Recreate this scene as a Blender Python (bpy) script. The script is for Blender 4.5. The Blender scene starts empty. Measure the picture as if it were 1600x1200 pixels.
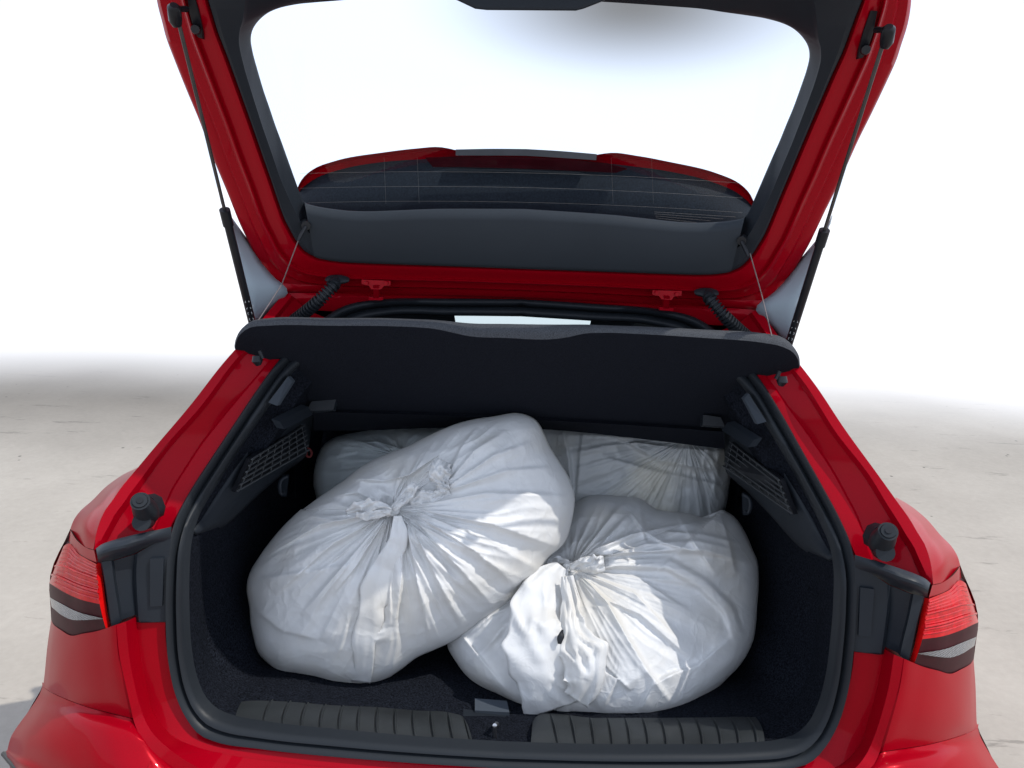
import bpy, math, random
import numpy as np
from mathutils import Vector, Matrix
random.seed(4); rng = np.random.default_rng(7)
S = bpy.context.scene
COL = S.collection

# ------------------------------------------------------------------ camera
F_PX = 1155.0
ROLL, YAW, CX = math.radians(1.93), math.radians(-0.913), 0.0126
PITCH, H, D = math.radians(14.4), 1.60, 1.15
fw = np.array([math.sin(YAW)*math.cos(PITCH), math.cos(YAW)*math.cos(PITCH), -math.sin(PITCH)])
r0 = np.array([math.cos(YAW), -math.sin(YAW), 0.0]); u0 = np.cross(r0, fw)
rt = math.cos(ROLL)*r0 + math.sin(ROLL)*u0
up = -math.sin(ROLL)*r0 + math.cos(ROLL)*u0
ORG = np.array([CX, -D, H])
cd = bpy.data.cameras.new('camera'); cam = bpy.data.objects.new('camera', cd); COL.objects.link(cam)
cd.sensor_width = 36.0; cd.lens = 36.0*F_PX/1600.0; cd.clip_start = 0.05; cd.clip_end = 2000
M = Matrix.Identity(4)
for i in range(3):
    M[i][0] = rt[i]; M[i][1] = up[i]; M[i][2] = -fw[i]; M[i][3] = ORG[i]
cam.matrix_world = M
S.camera = cam

# ------------------------------------------------------------------ world + sun
SUN_DIR = np.array([0.60, -0.21, 0.92]); SUN_DIR /= np.linalg.norm(SUN_DIR)
w = bpy.data.worlds.new("World"); S.world = w; w.use_nodes = True
nt = w.node_tree; bg = nt.nodes['Background']; bg.inputs[1].default_value = 0.10
sky = nt.nodes.new('ShaderNodeTexSky'); sky.sky_type = 'NISHITA'; sky.sun_disc = False
sky.sun_elevation = math.asin(SUN_DIR[2]); sky.sun_rotation = math.atan2(SUN_DIR[0], SUN_DIR[1])
veil = nt.nodes.new('ShaderNodeMix'); veil.data_type = 'RGBA'; veil.inputs[0].default_value = 0.86
veil.inputs[7].default_value = (11.3, 12.8, 15.6, 1)
nt.links.new(sky.outputs[0], veil.inputs[6])
# soft grey backdrop smudge, made up as a cloud in the sky colour
geo = nt.nodes.new('ShaderNodeTexCoord')
def wdir(u, v):
    d = fw + rt*(u-800)/F_PX - up*(v-600)/F_PX
    return d/np.linalg.norm(d)
cl = wdir(990, 5)
sub = nt.nodes.new('ShaderNodeVectorMath'); sub.operation = 'SUBTRACT'; sub.inputs[1].default_value = tuple(cl)
nt.links.new(geo.outputs['Generated'], sub.inputs[0])
mul = nt.nodes.new('ShaderNodeVectorMath'); mul.operation = 'MULTIPLY'; mul.inputs[1].default_value = (1/0.30, 1/0.30, 1/0.108)
nt.links.new(sub.outputs[0], mul.inputs[0])
ln = nt.nodes.new('ShaderNodeVectorMath'); ln.operation = 'LENGTH'; nt.links.new(mul.outputs[0], ln.inputs[0])
rmp = nt.nodes.new('ShaderNodeMapRange'); rmp.interpolation_type = 'SMOOTHSTEP'
rmp.inputs[1].default_value = 0.0; rmp.inputs[2].default_value = 1.0; rmp.inputs[3].default_value = 0.86; rmp.inputs[4].default_value = 0.0
nt.links.new(ln.outputs['Value'], rmp.inputs[0])
cm = nt.nodes.new('ShaderNodeMix'); cm.data_type = 'RGBA'; cm.inputs[7].default_value = (1.42, 1.3, 1.1, 1)
nt.links.new(rmp.outputs[0], cm.inputs[0]); nt.links.new(veil.outputs[2], cm.inputs[6]); nt.links.new(cm.outputs[2], bg.inputs[0])

sl = bpy.data.lights.new('sun', 'SUN'); sl.energy = 3.4; sl.angle = math.radians(0.5); sl.color = (1.0, 0.95, 0.87)
so = bpy.data.objects.new('sun', sl); COL.objects.link(so)
so.rotation_euler = Vector(tuple(SUN_DIR)).to_track_quat('Z', 'Y').to_euler()
so.location = (3, -2, 6)
S.view_settings.view_transform = 'Standard'; S.view_settings.look = 'None'
S.view_settings.exposure = 0.0; S.view_settings.gamma = 1.0
S.cycles.max_bounces = 8; S.cycles.transparent_max_bounces = 12

# ------------------------------------------------------------------ helpers
def P(u, v, y):
    d = fw + rt*(u-800)/F_PX - up*(v-600)/F_PX
    return ORG + d*((y-ORG[1])/d[1])
def PA(uv, y):
    uv = np.asarray(uv, float); y = np.broadcast_to(np.asarray(y, float), uv.shape[:-1])
    d = fw + np.multiply.outer((uv[..., 0]-800)/F_PX, rt) - np.multiply.outer((uv[..., 1]-600)/F_PX, up)
    return ORG + d*((y-ORG[1])/d[..., 1])[..., None]
def PZ(u, v, z):
    d = fw + rt*(u-800)/F_PX - up*(v-600)/F_PX
    return ORG + d*((z-ORG[2])/d[2])
def L3(pts): return np.array([P(*p) for p in pts])
def mirv(v): v = np.array(v, float); v[..., 0] *= -1; return v
def crs(pts, n, lin=False, t=None):
    p = np.asarray(pts, float); k = len(p)
    if t is None:
        d = np.linalg.norm(np.diff(p, axis=0), axis=1)+1e-9; s = np.concatenate([[0], np.cumsum(d)])
    else: s = np.asarray(t, float)
    q = np.linspace(s[0], s[-1], n) if np.isscalar(n) else np.asarray(n)*(s[-1]-s[0])+s[0]
    if lin or k == 2:
        return np.stack([np.interp(q, s, p[:, i]) for i in range(p.shape[1])], 1)
    h = np.diff(s)[:, None]; dl = np.diff(p, axis=0)/h
    m = np.empty_like(p); m[0] = dl[0]; m[-1] = dl[-1]
    m[1:-1] = (dl[:-1]*h[1:]+dl[1:]*h[:-1])/(h[:-1]+h[1:])
    i = np.clip(np.searchsorted(s, q, side='right')-1, 0, k-2); hh = h[i]; tt = ((q-s[i])[:, None])/hh
    return ((1+2*tt)*(1-tt)**2*p[i]+tt*(1-tt)**2*hh*m[i]+tt*tt*(3-2*tt)*p[i+1]+tt*tt*(tt-1)*hh*m[i+1])
def grid_faces(m, n, cu=False, cv=False):
    i = np.arange(m if cu else m-1); j = np.arange(n if cv else n-1)
    I, J = np.meshgrid(i, j, indexing='ij'); I2 = (I+1) % m; J2 = (J+1) % n
    return np.stack([I*n+J, I2*n+J, I2*n+J2, I*n+J2], -1).reshape(-1, 4).tolist()
ROOTLOC = {}
def mobj(name, verts, faces, mat, parent=None, smooth=True, angle=40, loc=None, root=None):
    verts = np.asarray(verts, float).reshape(-1, 3)
    o_ = parent
    while o_ is not None and o_.parent is not None: o_ = o_.parent
    base = np.array(o_.location) if o_ is not None else (np.array(loc) if loc is not None else np.array([0, 0, 0.0]))
    me = bpy.data.meshes.new(name); me.from_pydata((verts-base).tolist(), [], faces); me.update()
    if smooth:
        me.polygons.foreach_set('use_smooth', [True]*len(me.polygons))
        if angle < 180: me.set_sharp_from_angle(angle=math.radians(angle))
    if mat: me.materials.append(mat)
    o = bpy.data.objects.new(name, me); COL.objects.link(o)
    if parent is not None: o.parent = parent
    else: o.location = tuple(base)
    return o
def solid(o, t, off=-1.0, bev=0):
    m = o.modifiers.new('solid', 'SOLIDIFY'); m.thickness = t; m.offset = off; m.use_even_offset = False
    if bev:
        b = o.modifiers.new('bevel', 'BEVEL'); b.width = bev; b.segments = 3; b.limit_method = 'ANGLE'
    return o
class MB:
    def __init__(s): s.v = []; s.f = []; s.n = 0
    def add(s, v, f):
        v = np.asarray(v, float).reshape(-1, 3); s.v.append(v); s.f += [[i+s.n for i in q] for q in f]; s.n += len(v); return s
    def loft(s, rows, n=24, m=None, lin=True, cu=False, cv=False, linrow=False, ctr=False):
        R = np.array([crs(r, n, linrow) for r in rows])
        if m: R = np.stack([crs(R[:, j], m, lin, t=np.arange(len(R))) for j in range(n)], 1)
        if ctr: R = snap(R)
        return s.add(R, grid_faces(R.shape[0], R.shape[1], cu, cv))
    def tube(s, path, rad, k=10, n=None, caps=True, lin=False):
        p = np.asarray(path, float)
        if n: p = crs(p, n, lin)
        rad = np.broadcast_to(np.asarray(rad, float), (len(p),))
        t = np.gradient(p, axis=0); t /= np.linalg.norm(t, axis=1)[:, None]+1e-12
        a = np.array([0, 0, 1.0]) if abs(t[0][2]) < .9 else np.array([1.0, 0, 0])
        nrm = np.cross(t[0], a); nrm /= np.linalg.norm(nrm); rings = []
        for i in range(len(p)):
            nrm = nrm-t[i]*(nrm@t[i]); nrm /= np.linalg.norm(nrm); b = np.cross(t[i], nrm)
            an = np.linspace(0, 2*math.pi, k, endpoint=False)
            rings.append(p[i]+rad[i]*(np.outer(np.cos(an), nrm)+np.outer(np.sin(an), b)))
        R = np.array(rings); f = grid_faces(len(p), k, False, True)
        if caps: f += [list(range(k)), list(range((len(p)-1)*k, len(p)*k))[::-1]]
        return s.add(R, f)
    def prism(s, poly, vec):
        a = np.asarray(poly, float); b = a+np.asarray(vec, float); k = len(a)
        return s.add(np.concatenate([a, b]), [list(range(k)), list(range(k, 2*k))[::-1]]+[[i, k+i, k+(i+1) % k, (i+1) % k] for i in range(k)])
    def box(s, c, h):
        c = np.array(c); x, y, z = h
        v = [c+np.array([a*x, b*y, d*z]) for a in (-1, 1) for b in (-1, 1) for d in (-1, 1)]
        return s.add(v, [[0, 1, 3, 2], [4, 6, 7, 5], [0, 4, 5, 1], [2, 3, 7, 6], [0, 2, 6, 4], [1, 5, 7, 3]])
    def build(s, name, mat, parent=None, mirror=False, **k):
        V = np.concatenate(s.v); F = s.f
        if mirror: V = mirv(V); F = [q[::-1] for q in F]
        return mobj(name, V, F, mat, parent, **k)
def snap(V, frac=.25):
    """close a half surface on the car's centre plane: last column goes to x = 0"""
    V = np.array(V, float); n = V.shape[1]; k = np.clip((np.arange(n)/(n-1)-(1-frac))/frac, 0, 1); k = k*k*(3-2*k)
    V[:, :, 0] -= V[:, -1:, 0]*k[None]; return V
def both(mb, name, mat, parent, post=None, **k):
    out = []
    for m in (False, True):
        p = parent[1 if m else 0] if isinstance(parent, (list, tuple)) else parent
        o = mb.build(name, mat, p, mirror=m, **k)
        if post: post(o)
        out.append(o)
    return out
def empty(name, loc):
    o = bpy.data.objects.new(name, None); COL.objects.link(o); o.location = tuple(loc); o.empty_display_size = .1; return o
def tag(o, label=None, cat=None, group=None, kind=None):
    for k, v in (('label', label), ('category', cat), ('group', group), ('kind', kind)):
        if v: o[k] = v
    return o
# value noise
def vnoise(x, y, seed=0, wrapx=None):
    r = np.random.default_rng(seed).random((256, 256))
    xi = np.floor(x).astype(int); yi = np.floor(y).astype(int); fx = x-xi; fy = y-yi
    fx = fx*fx*(3-2*fx); fy = fy*fy*(3-2*fy)
    w_ = wrapx or 256
    a = r[xi % w_, yi % 256]; b = r[(xi+1) % w_, yi % 256]; c = r[xi % w_, (yi+1) % 256]; d = r[(xi+1) % w_, (yi+1) % 256]
    return (a*(1-fx)+b*fx)*(1-fy)+(c*(1-fx)+d*fx)*fy
def ridge(n): return 1-np.abs(2*n-1)
def sst(a, b, x):
    t = np.clip((x-a)/(b-a), 0, 1); return t*t*(3-2*t)

# ------------------------------------------------------------------ materials
def mat(name, col, rough=.5, metal=0, coat=0, spec=.5, noise=None, bump=None, coatr=.03, **kw):
    m = bpy.data.materials.new(name); m.use_nodes = True; n = m.node_tree.nodes; l = m.node_tree.links
    b = n['Principled BSDF']; b.inputs['Base Color'].default_value = (*col, 1); b.inputs['Roughness'].default_value = rough
    b.inputs['Metallic'].default_value = metal; b.inputs['Coat Weight'].default_value = coat; b.inputs['Coat Roughness'].default_value = coatr
    b.inputs['Specular IOR Level'].default_value = spec
    for k, v in kw.items(): b.inputs[k].default_value = v
    tc = n.new('ShaderNodeTexCoord')
    if noise:
        sc, amt, det = noise
        t = n.new('ShaderNodeTexNoise'); t.inputs['Scale'].default_value = sc; t.inputs['Detail'].default_value = det
        l.new(tc.outputs['Object'], t.inputs['Vector'])
        mr = n.new('ShaderNodeMapRange'); mr.inputs[1].default_value = .3; mr.inputs[2].default_value = .7
        mr.inputs[3].default_value = 1-amt; mr.inputs[4].default_value = 1+amt; l.new(t.outputs['Fac'], mr.inputs[0])
        mx = n.new('ShaderNodeMix'); mx.data_type = 'RGBA'; mx.blend_type = 'MULTIPLY'; mx.inputs[0].default_value = 1
        mx.inputs[6].default_value = (*col, 1); l.new(mr.outputs[0], mx.inputs[7]); l.new(mx.outputs[2], b.inputs['Base Color'])
    if bump:
        sc, st, dist = bump
        t = n.new('ShaderNodeTexNoise'); t.inputs['Scale'].default_value = sc; t.inputs['Detail'].default_value = 3
        l.new(tc.outputs['Object'], t.inputs['Vector'])
        bp = n.new('ShaderNodeBump'); bp.inputs['Strength'].default_value = st; bp.inputs['Distance'].default_value = dist
        l.new(t.outputs['Fac'], bp.inputs['Height']); l.new(bp.outputs[0], b.inputs['Normal'])
    return m
PAINT = mat('red_paint', (.29, .0003, .0072), .28, .1, .14, .03, noise=(900, .10, 2), coatr=.02)
RUBBER = mat('rubber', (.014, .017, .021), .45, spec=.20, bump=(300, .1, .001))
GASKET = mat('black_plastic', (.015, .019, .025), .42, spec=.2, bump=(900, .25, .0006), noise=(6, .15, 4))
TRIM = mat('dark_trim', (.014, .018, .024), .55, spec=.2, bump=(1200, .35, .0006), noise=(4, .12, 4))
GTRIM = mat('grey_trim', (.042, .052, .066), .6, spec=.2, bump=(1400, .3, .0005), noise=(3, .08, 4))
CARPET = mat('carpet', (.0105, .0125, .018), .95, spec=.03, noise=(260, .8, 4), bump=(400, 1.0, .004))
SHELFM = mat('shelf_felt', (.0115, .0135, .0195), .95, spec=.04, noise=(500, .35, 3), bump=(800, .8, .0015))
SHELFE = mat('shelf_edge_felt', (.062, .066, .074), .95, spec=.1, noise=(700, .5, 3), bump=(900, .9, .0015))
BLACK = mat('black_gloss', (.010, .011, .014), .35, spec=.25, noise=(30, .2, 3))
STEEL = mat('steel', (.45, .45, .46), .3, metal=1, noise=(60, .15, 3))
LENS = mat('red_lens', (.42, .002, .006), .2, coat=.07, spec=.08, noise=(60, .18, 2))
LENSB = mat('bright_red_lens', (.75, .006, .006), .2, coat=.3, spec=.3, noise=(60, .1, 2))
LENSD = mat('dark_red_lens', (.030, .003, .006), .45, coat=.0, spec=.08, noise=(40, .2, 2))
CLEAR = mat('clear_lens', (.15, .15, .16), .22, coat=.3, spec=.5, metal=.3, noise=(120, .25, 2))
MARK = mat('white_print', (.55, .57, .58), .6, noise=(100, .1, 2))
SLATM = mat('vent_grey', (.048, .052, .056), .5, spec=.2, noise=(50, .15, 3))
SILLM = mat('sill_plastic', (.022, .025, .027), .42, spec=.3, bump=(900, .3, .0006), noise=(9, .25, 5))
TYRE = mat('tyre_rubber', (.02, .02, .02), .8, noise=(20, .2, 3))
def lens_stripes(m, scale, lo):
    n = m.node_tree.nodes; l = m.node_tree.links; b = n['Principled BSDF']
    tc = n.new('ShaderNodeTexCoord'); wv = n.new('ShaderNodeTexWave'); wv.bands_direction = 'Z'
    wv.inputs['Scale'].default_value = scale; wv.inputs['Distortion'].default_value = 1.2; wv.inputs['Detail'].default_value = 1
    l.new(tc.outputs['Object'], wv.inputs['Vector'])
    bp = n.new('ShaderNodeBump'); bp.inputs['Strength'].default_value = .5; bp.inputs['Distance'].default_value = .004
    l.new(wv.outputs['Fac'], bp.inputs['Height']); l.new(bp.outputs[0], b.inputs['Normal'])
    mr = n.new('ShaderNodeMapRange'); mr.inputs[3].default_value = lo; mr.inputs[4].default_value = 1.25; l.new(wv.outputs['Fac'], mr.inputs[0])
    mx = n.new('ShaderNodeMix'); mx.data_type = 'RGBA'; mx.blend_type = 'MULTIPLY'; mx.inputs[0].default_value = 1
    src = b.inputs['Base Color'].links[0].from_socket; l.new(src, mx.inputs[6]); l.new(mr.outputs[0], mx.inputs[7]); l.new(mx.outputs[2], b.inputs['Base Color'])
lens_stripes(CLEAR, 60, .7)
for m_ in (LENS, LENSD): m_.node_tree.nodes['Principled BSDF'].inputs['Specular Tint'].default_value = (.75, .25, .28, 1)
def glass_mat(name, tint, refl):
    m = bpy.data.materials.new(name); m.use_nodes = True; n = m.node_tree.nodes; l = m.node_tree.links
    n.remove(n['Principled BSDF']); out = n['Material Output']
    t = n.new('ShaderNodeBsdfTransparent'); t.inputs[0].default_value = (*tint, 1)
    g = n.new('ShaderNodeBsdfGlossy'); g.inputs['Roughness'].default_value = .01
    fr = n.new('ShaderNodeFresnel'); fr.inputs[0].default_value = 1.45
    mm = n.new('ShaderNodeMath'); mm.operation = 'MULTIPLY'; mm.inputs[1].default_value = refl; l.new(fr.outputs[0], mm.inputs[0])
    x = n.new('ShaderNodeMixShader'); l.new(mm.outputs[0], x.inputs[0]); l.new(t.outputs[0], x.inputs[1]); l.new(g.outputs[0], x.inputs[2])
    l.new(x.outputs[0], out.inputs[0]); return m
GLASS = glass_mat('rear_glass', (.985, .99, .99), .3)
SGLASS = glass_mat('side_glass', (.55, .60, .60), 1)
WGLASS = glass_mat('windscreen_glass', (.60, .70, .72), .6)
BACKGREY = mat('backdrop_grey', (.31, .37, .41), .7, spec=.2, noise=(8, .05, 3))
def bag_mat(name, c0, c1, rough, trl):
    m = bpy.data.materials.new(name); m.use_nodes = True; n = m.node_tree.nodes; l = m.node_tree.links
    b = n['Principled BSDF']; b.inputs['Roughness'].default_value = rough; b.inputs['Specular IOR Level'].default_value = .38
    tc = n.new('ShaderNodeTexCoord')
    def noise(sc, det, dist=0, src=None):
        t = n.new('ShaderNodeTexNoise'); t.inputs['Scale'].default_value = sc; t.inputs['Detail'].default_value = det; t.inputs['Distortion'].default_value = dist
        l.new(src or tc.outputs['Object'], t.inputs['Vector']); return t
    st = noise(5, 5)
    cr = n.new('ShaderNodeValToRGB'); cr.color_ramp.elements[0].position = .30; cr.color_ramp.elements[0].color = (*c0, 1)
    cr.color_ramp.elements[1].position = .50; cr.color_ramp.elements[1].color = (*c1, 1)
    l.new(st.outputs['Fac'], cr.inputs[0]); l.new(cr.outputs[0], b.inputs['Base Color'])
    wn = noise(7, 3)
    mxv = n.new('ShaderNodeMix'); mxv.data_type = 'RGBA'; mxv.inputs[0].default_value = .22; l.new(tc.outputs['Object'], mxv.inputs[6]); l.new(wn.outputs['Color'], mxv.inputs[7])
    def crease(sc, wid):
        v = n.new('ShaderNodeTexVoronoi'); v.feature = 'DISTANCE_TO_EDGE'; v.inputs['Scale'].default_value = sc; l.new(mxv.outputs[2], v.inputs['Vector'])
        r = n.new('ShaderNodeMapRange'); r.inputs[1].default_value = 0; r.inputs[2].default_value = wid; r.inputs[3].default_value = 1; r.inputs[4].default_value = 0
        l.new(v.outputs['Distance'], r.inputs[0]); return r.outputs[0]
    def madd(x, k, y):
        a = n.new('ShaderNodeMath'); a.operation = 'MULTIPLY_ADD'; a.inputs[1].default_value = k; l.new(x, a.inputs[0])
        if y is None: a.inputs[2].default_value = 0
        else: l.new(y, a.inputs[2])
        return a.outputs[0]
    mask = noise(4, 2); mk = n.new('ShaderNodeMapRange'); mk.inputs[1].default_value = .42; mk.inputs[2].default_value = .62; l.new(mask.outputs['Fac'], mk.inputs[0])
    c1_ = crease(10, .10); c2_ = crease(27, .12)
    mm = n.new('ShaderNodeMath'); mm.operation = 'MULTIPLY'; l.new(c2_, mm.inputs[0]); l.new(mk.outputs[0], mm.inputs[1])
    h = madd(c1_, .55, madd(mm.outputs[0], .5, madd(noise(45, 4, 1.5).outputs['Fac'], .55, None)))
    bp = n.new('ShaderNodeBump'); bp.inputs['Strength'].default_value = .34; bp.inputs['Distance'].default_value = .0026; l.new(h, bp.inputs['Height']); l.new(bp.outputs[0], b.inputs['Normal'])
    tr = n.new('ShaderNodeBsdfTranslucent'); tr.inputs[0].default_value = (.85, .84, .80, 1); l.new(bp.outputs[0], tr.inputs['Normal'])
    x = n.new('ShaderNodeMixShader'); x.inputs[0].default_value = trl; l.new(b.outputs[0], x.inputs[1]); l.new(tr.outputs[0], x.inputs[2])
    l.new(x.outputs[0], n['Material Output'].inputs[0]); return m
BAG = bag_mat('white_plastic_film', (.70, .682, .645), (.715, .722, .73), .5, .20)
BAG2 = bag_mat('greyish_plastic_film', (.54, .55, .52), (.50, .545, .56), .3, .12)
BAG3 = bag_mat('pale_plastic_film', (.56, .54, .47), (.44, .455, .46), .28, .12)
def ground_mat():
    m = bpy.data.materials.new('pale_concrete'); m.use_nodes = True; n = m.node_tree.nodes; l = m.node_tree.links
    b = n['Principled BSDF']; b.inputs['Roughness'].default_value = .85; b.inputs['Specular IOR Level'].default_value = .2
    tc = n.new('ShaderNodeTexCoord')
    def noise(sc, det, rough=.6, vec=None):
        t = n.new('ShaderNodeTexNoise'); t.inputs['Scale'].default_value = sc; t.inputs['Detail'].default_value = det; t.inputs['Roughness'].default_value = rough
        l.new(vec or tc.outputs['Object'], t.inputs['Vector']); return t.outputs['Fac']
    def ramp(src, p0, c0, p1, c1):
        r = n.new('ShaderNodeValToRGB'); r.color_ramp.elements[0].position = p0; r.color_ramp.elements[0].color = (*c0, 1)
        r.color_ramp.elements[1].position = p1; r.color_ramp.elements[1].color = (*c1, 1); l.new(src, r.inputs[0]); return r.outputs[0]
    def mixc(a, bb, f, mode='MULTIPLY'):
        x = n.new('ShaderNodeMix'); x.data_type = 'RGBA'; x.blend_type = mode
        if isinstance(f, float): x.inputs[0].default_value = f
        else: l.new(f, x.inputs[0])
        for s, i in ((a, 6), (bb, 7)):
            if isinstance(s, tuple): x.inputs[i].default_value = (*s, 1)
            else: l.new(s, x.inputs[i])
        return x.outputs[2]
    base = ramp(noise(1.3, 6), .3, (.305, .278, .240), .7, (.375, .343, .298))
    fine = ramp(noise(28, 5, .7), .3, (.93, .93, .93), .7, (1.04, 1.04, 1.04))
    c = mixc(base, fine, 1.0)
    vo = n.new('ShaderNodeTexVoronoi'); vo.inputs['Scale'].default_value = 5; l.new(tc.outputs['Object'], vo.inputs['Vector'])
    speck = ramp(vo.outputs['Distance'], .03, (.3, .3, .3), .055, (1, 1, 1))
    c = mixc(c, speck, 1.0)
    mp = n.new('ShaderNodeMapping'); mp.inputs['Scale'].default_value = (.6, 3.5, 1); mp.inputs['Rotation'].default_value = (0, 0, .5); l.new(tc.outputs['Object'], mp.inputs['Vector'])
    scr = ramp(noise(2.4, 6, .75, mp.outputs[0]), .34, (.55, .55, .55), .40, (1, 1, 1))
    c = mixc(c, scr, .75)
    # white backdrop fade and the darker band before it, painted into slab colour
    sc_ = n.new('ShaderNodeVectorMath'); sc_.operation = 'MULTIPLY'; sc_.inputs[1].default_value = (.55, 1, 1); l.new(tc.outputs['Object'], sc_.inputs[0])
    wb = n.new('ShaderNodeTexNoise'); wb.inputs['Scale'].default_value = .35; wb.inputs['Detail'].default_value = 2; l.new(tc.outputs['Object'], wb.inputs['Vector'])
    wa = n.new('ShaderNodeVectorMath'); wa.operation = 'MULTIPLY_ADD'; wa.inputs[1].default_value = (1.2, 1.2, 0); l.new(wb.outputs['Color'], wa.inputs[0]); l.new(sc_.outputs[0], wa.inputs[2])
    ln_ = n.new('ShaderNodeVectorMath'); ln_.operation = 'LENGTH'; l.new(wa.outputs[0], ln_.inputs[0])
    add = n.new('ShaderNodeMath'); add.operation = 'ADD'; l.new(ln_.outputs['Value'], add.inputs[0])
    mr = n.new('ShaderNodeMapRange'); mr.interpolation_type = 'SMOOTHSTEP'; mr.inputs[1].default_value = 4.5; mr.inputs[2].default_value = 7.7; l.new(ln_.outputs['Value'], mr.inputs[0])
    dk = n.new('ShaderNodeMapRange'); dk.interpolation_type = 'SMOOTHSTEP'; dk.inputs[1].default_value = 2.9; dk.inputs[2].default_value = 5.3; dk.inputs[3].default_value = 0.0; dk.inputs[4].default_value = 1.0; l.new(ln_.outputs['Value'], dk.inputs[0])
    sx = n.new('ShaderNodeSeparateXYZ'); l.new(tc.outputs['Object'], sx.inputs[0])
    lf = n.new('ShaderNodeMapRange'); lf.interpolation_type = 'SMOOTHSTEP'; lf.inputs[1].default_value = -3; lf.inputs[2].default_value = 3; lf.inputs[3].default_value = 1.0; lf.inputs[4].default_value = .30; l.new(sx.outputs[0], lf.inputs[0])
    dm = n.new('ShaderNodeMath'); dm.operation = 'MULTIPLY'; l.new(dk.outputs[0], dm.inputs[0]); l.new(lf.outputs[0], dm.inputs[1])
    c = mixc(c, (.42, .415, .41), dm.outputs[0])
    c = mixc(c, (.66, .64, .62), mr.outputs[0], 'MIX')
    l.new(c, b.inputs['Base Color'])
    bp = n.new('ShaderNodeBump'); bp.inputs['Strength'].default_value = .12; bp.inputs['Distance'].default_value = .002; l.new(noise(40, 5), bp.inputs['Height']); l.new(bp.outputs[0], b.inputs['Normal'])
    return m

# ------------------------------------------------------------------ ground
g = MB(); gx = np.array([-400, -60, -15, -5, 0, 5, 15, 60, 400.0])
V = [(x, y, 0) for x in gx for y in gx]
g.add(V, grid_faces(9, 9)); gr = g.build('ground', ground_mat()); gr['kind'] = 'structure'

# ================================================================== the car
CAR = empty('hatchback_car', (0, .9, 0))
tag(CAR, 'bright red hatchback seen from behind with its tailgate raised and boot full of bags', 'car')

# ---- rear pillars (flange between outer edge and seal)
yp = lambda v: float(np.interp(v, [455, 572, 700, 800, 862, 900], [.45, .30, .19, .11, .065, .055]))
E0 = [(445, 456), (400, 510), (345, 572), (300, 630), (240, 701), (210, 737), (190, 761), (174, 784), (165, 796), (159, 808), (150, 835), (147, 860)]
E1 = [(456, 462), (415, 512), (362, 570), (312, 637), (253, 703), (225, 742), (204, 770), (190, 790), (180, 803), (172, 818), (161, 838), (152, 856)]
E2 = [(460, 466), (419, 515), (368, 574), (318, 641), (261, 706), (232, 746), (212, 774), (197, 795), (188, 808), (180, 822), (172, 838), (166, 848)]
E3 = [(478, 484), (448, 530), (403, 584), (349, 648), (310, 698), (286, 735), (268, 764), (258, 786), (251, 800), (247, 812), (242, 822), (240, 828)]
E4 = [(507, 496), (470, 528), (430, 570), (382, 640), (340, 702), (312, 745), (295, 772), (284, 790), (277, 804), (273, 813), (268, 822), (266, 830)]
def row(E, dy): return L3([(u, v, yp(v)+dy) for u, v in E])
pil = MB().loft([row(E0, .012), row(E0, 0), row(E1, .004), row(E2, .016), row(E2, .018), row(E3, .050), row([(u+3, v+1) for u, v in E3], .047), row(E4, .052), row([(u+10, v+6) for u, v in E4], .075)], 60)
PIL = both(pil, 'rear_pillar', PAINT, CAR, angle=35)
# outer skin of the pillar going forward, the side of the greenhouse
side = MB(); o0 = crs(row(E0, .012), 40); o1 = o0.copy(); o1[:, 1] += .35; o1[:, 0] *= 1.0
side.loft([o0, o0+(o1-o0)*.3+np.array([-.004, 0, 0]), o1], 40, 6, lin=False)
both(side, 'pillar_skin', PAINT, CAR)

# ---- shoulder of the quarter panel above the lamp
Qs = [(216, 730), (190, 743), (165, 761), (144, 782), (124, 800), (114, 815), (110, 826)]
Qi = [(213, 734), (192, 759), (176, 782), (166, 795), (158, 810), (150, 836), (146, 859)]
Qm = [(215, 731), (191, 749), (170, 769), (154, 789), (140, 806), (131, 824), (128, 851)]
ysh = [.36, .31, .27, .235, .21, .19, .18]
rs = L3([(u, v, y+.06) for (u, v), y in zip(Qs, ysh)])
rm = L3([(u, v, (yp(v2)+y)/2+.005) for (u, v), (u2, v2), y in zip(Qm, Qi, ysh)])
ri = L3([(u, v, yp(v)+.002) for u, v in Qi])
q = MB().loft([rs, rm, ri], 30, 12, lin=False)
# lip under the crease, above the lamp
cre = L3([(110, 826, .25), (112, 832, .20), (120, 844, .15), (135, 856, .10), (147, 860, .066)])
lip = L3([(107, 846, .25), (110, 851, .20), (121, 863, .15), (135, 872, .10), (151, 880, .062)])
q.loft([cre, lip], 20, 3)
# quarter panel under the lamp down to the crease
R0 = [(80, 968, .25), (84, 976, .2), (96, 985, .15), (110, 993, .115), (130, 990, .08), (152, 986, .055), (182, 976, .03)]
R1 = [(74, 1010, .25), (82, 1014, .19), (96, 1018, .14), (112, 1020, .105), (132, 1021, .075), (154, 1021, .052), (186, 1020, .03)]
R2 = [(69, 1060, .25), (78, 1062, .19), (92, 1064, .14), (112, 1066, .10), (134, 1066, .07), (158, 1064, .048), (194, 1060, .027)]
R3 = [(66, 1072, .25), (78, 1080, .19), (94, 1088, .145), (116, 1097, .10), (142, 1106, .07), (170, 1113, .048), (206, 1122, .027)]
ext = lambda R: R+[(R[-1][0]+5, R[-1][1], R[-1][2]+.045)]
q.loft([L3(ext(r)) for r in (R0, R1, R2, R3)], 44, 20, lin=False)
QP = both(q, 'quarter_panel', PAINT, CAR, angle=35)
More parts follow.
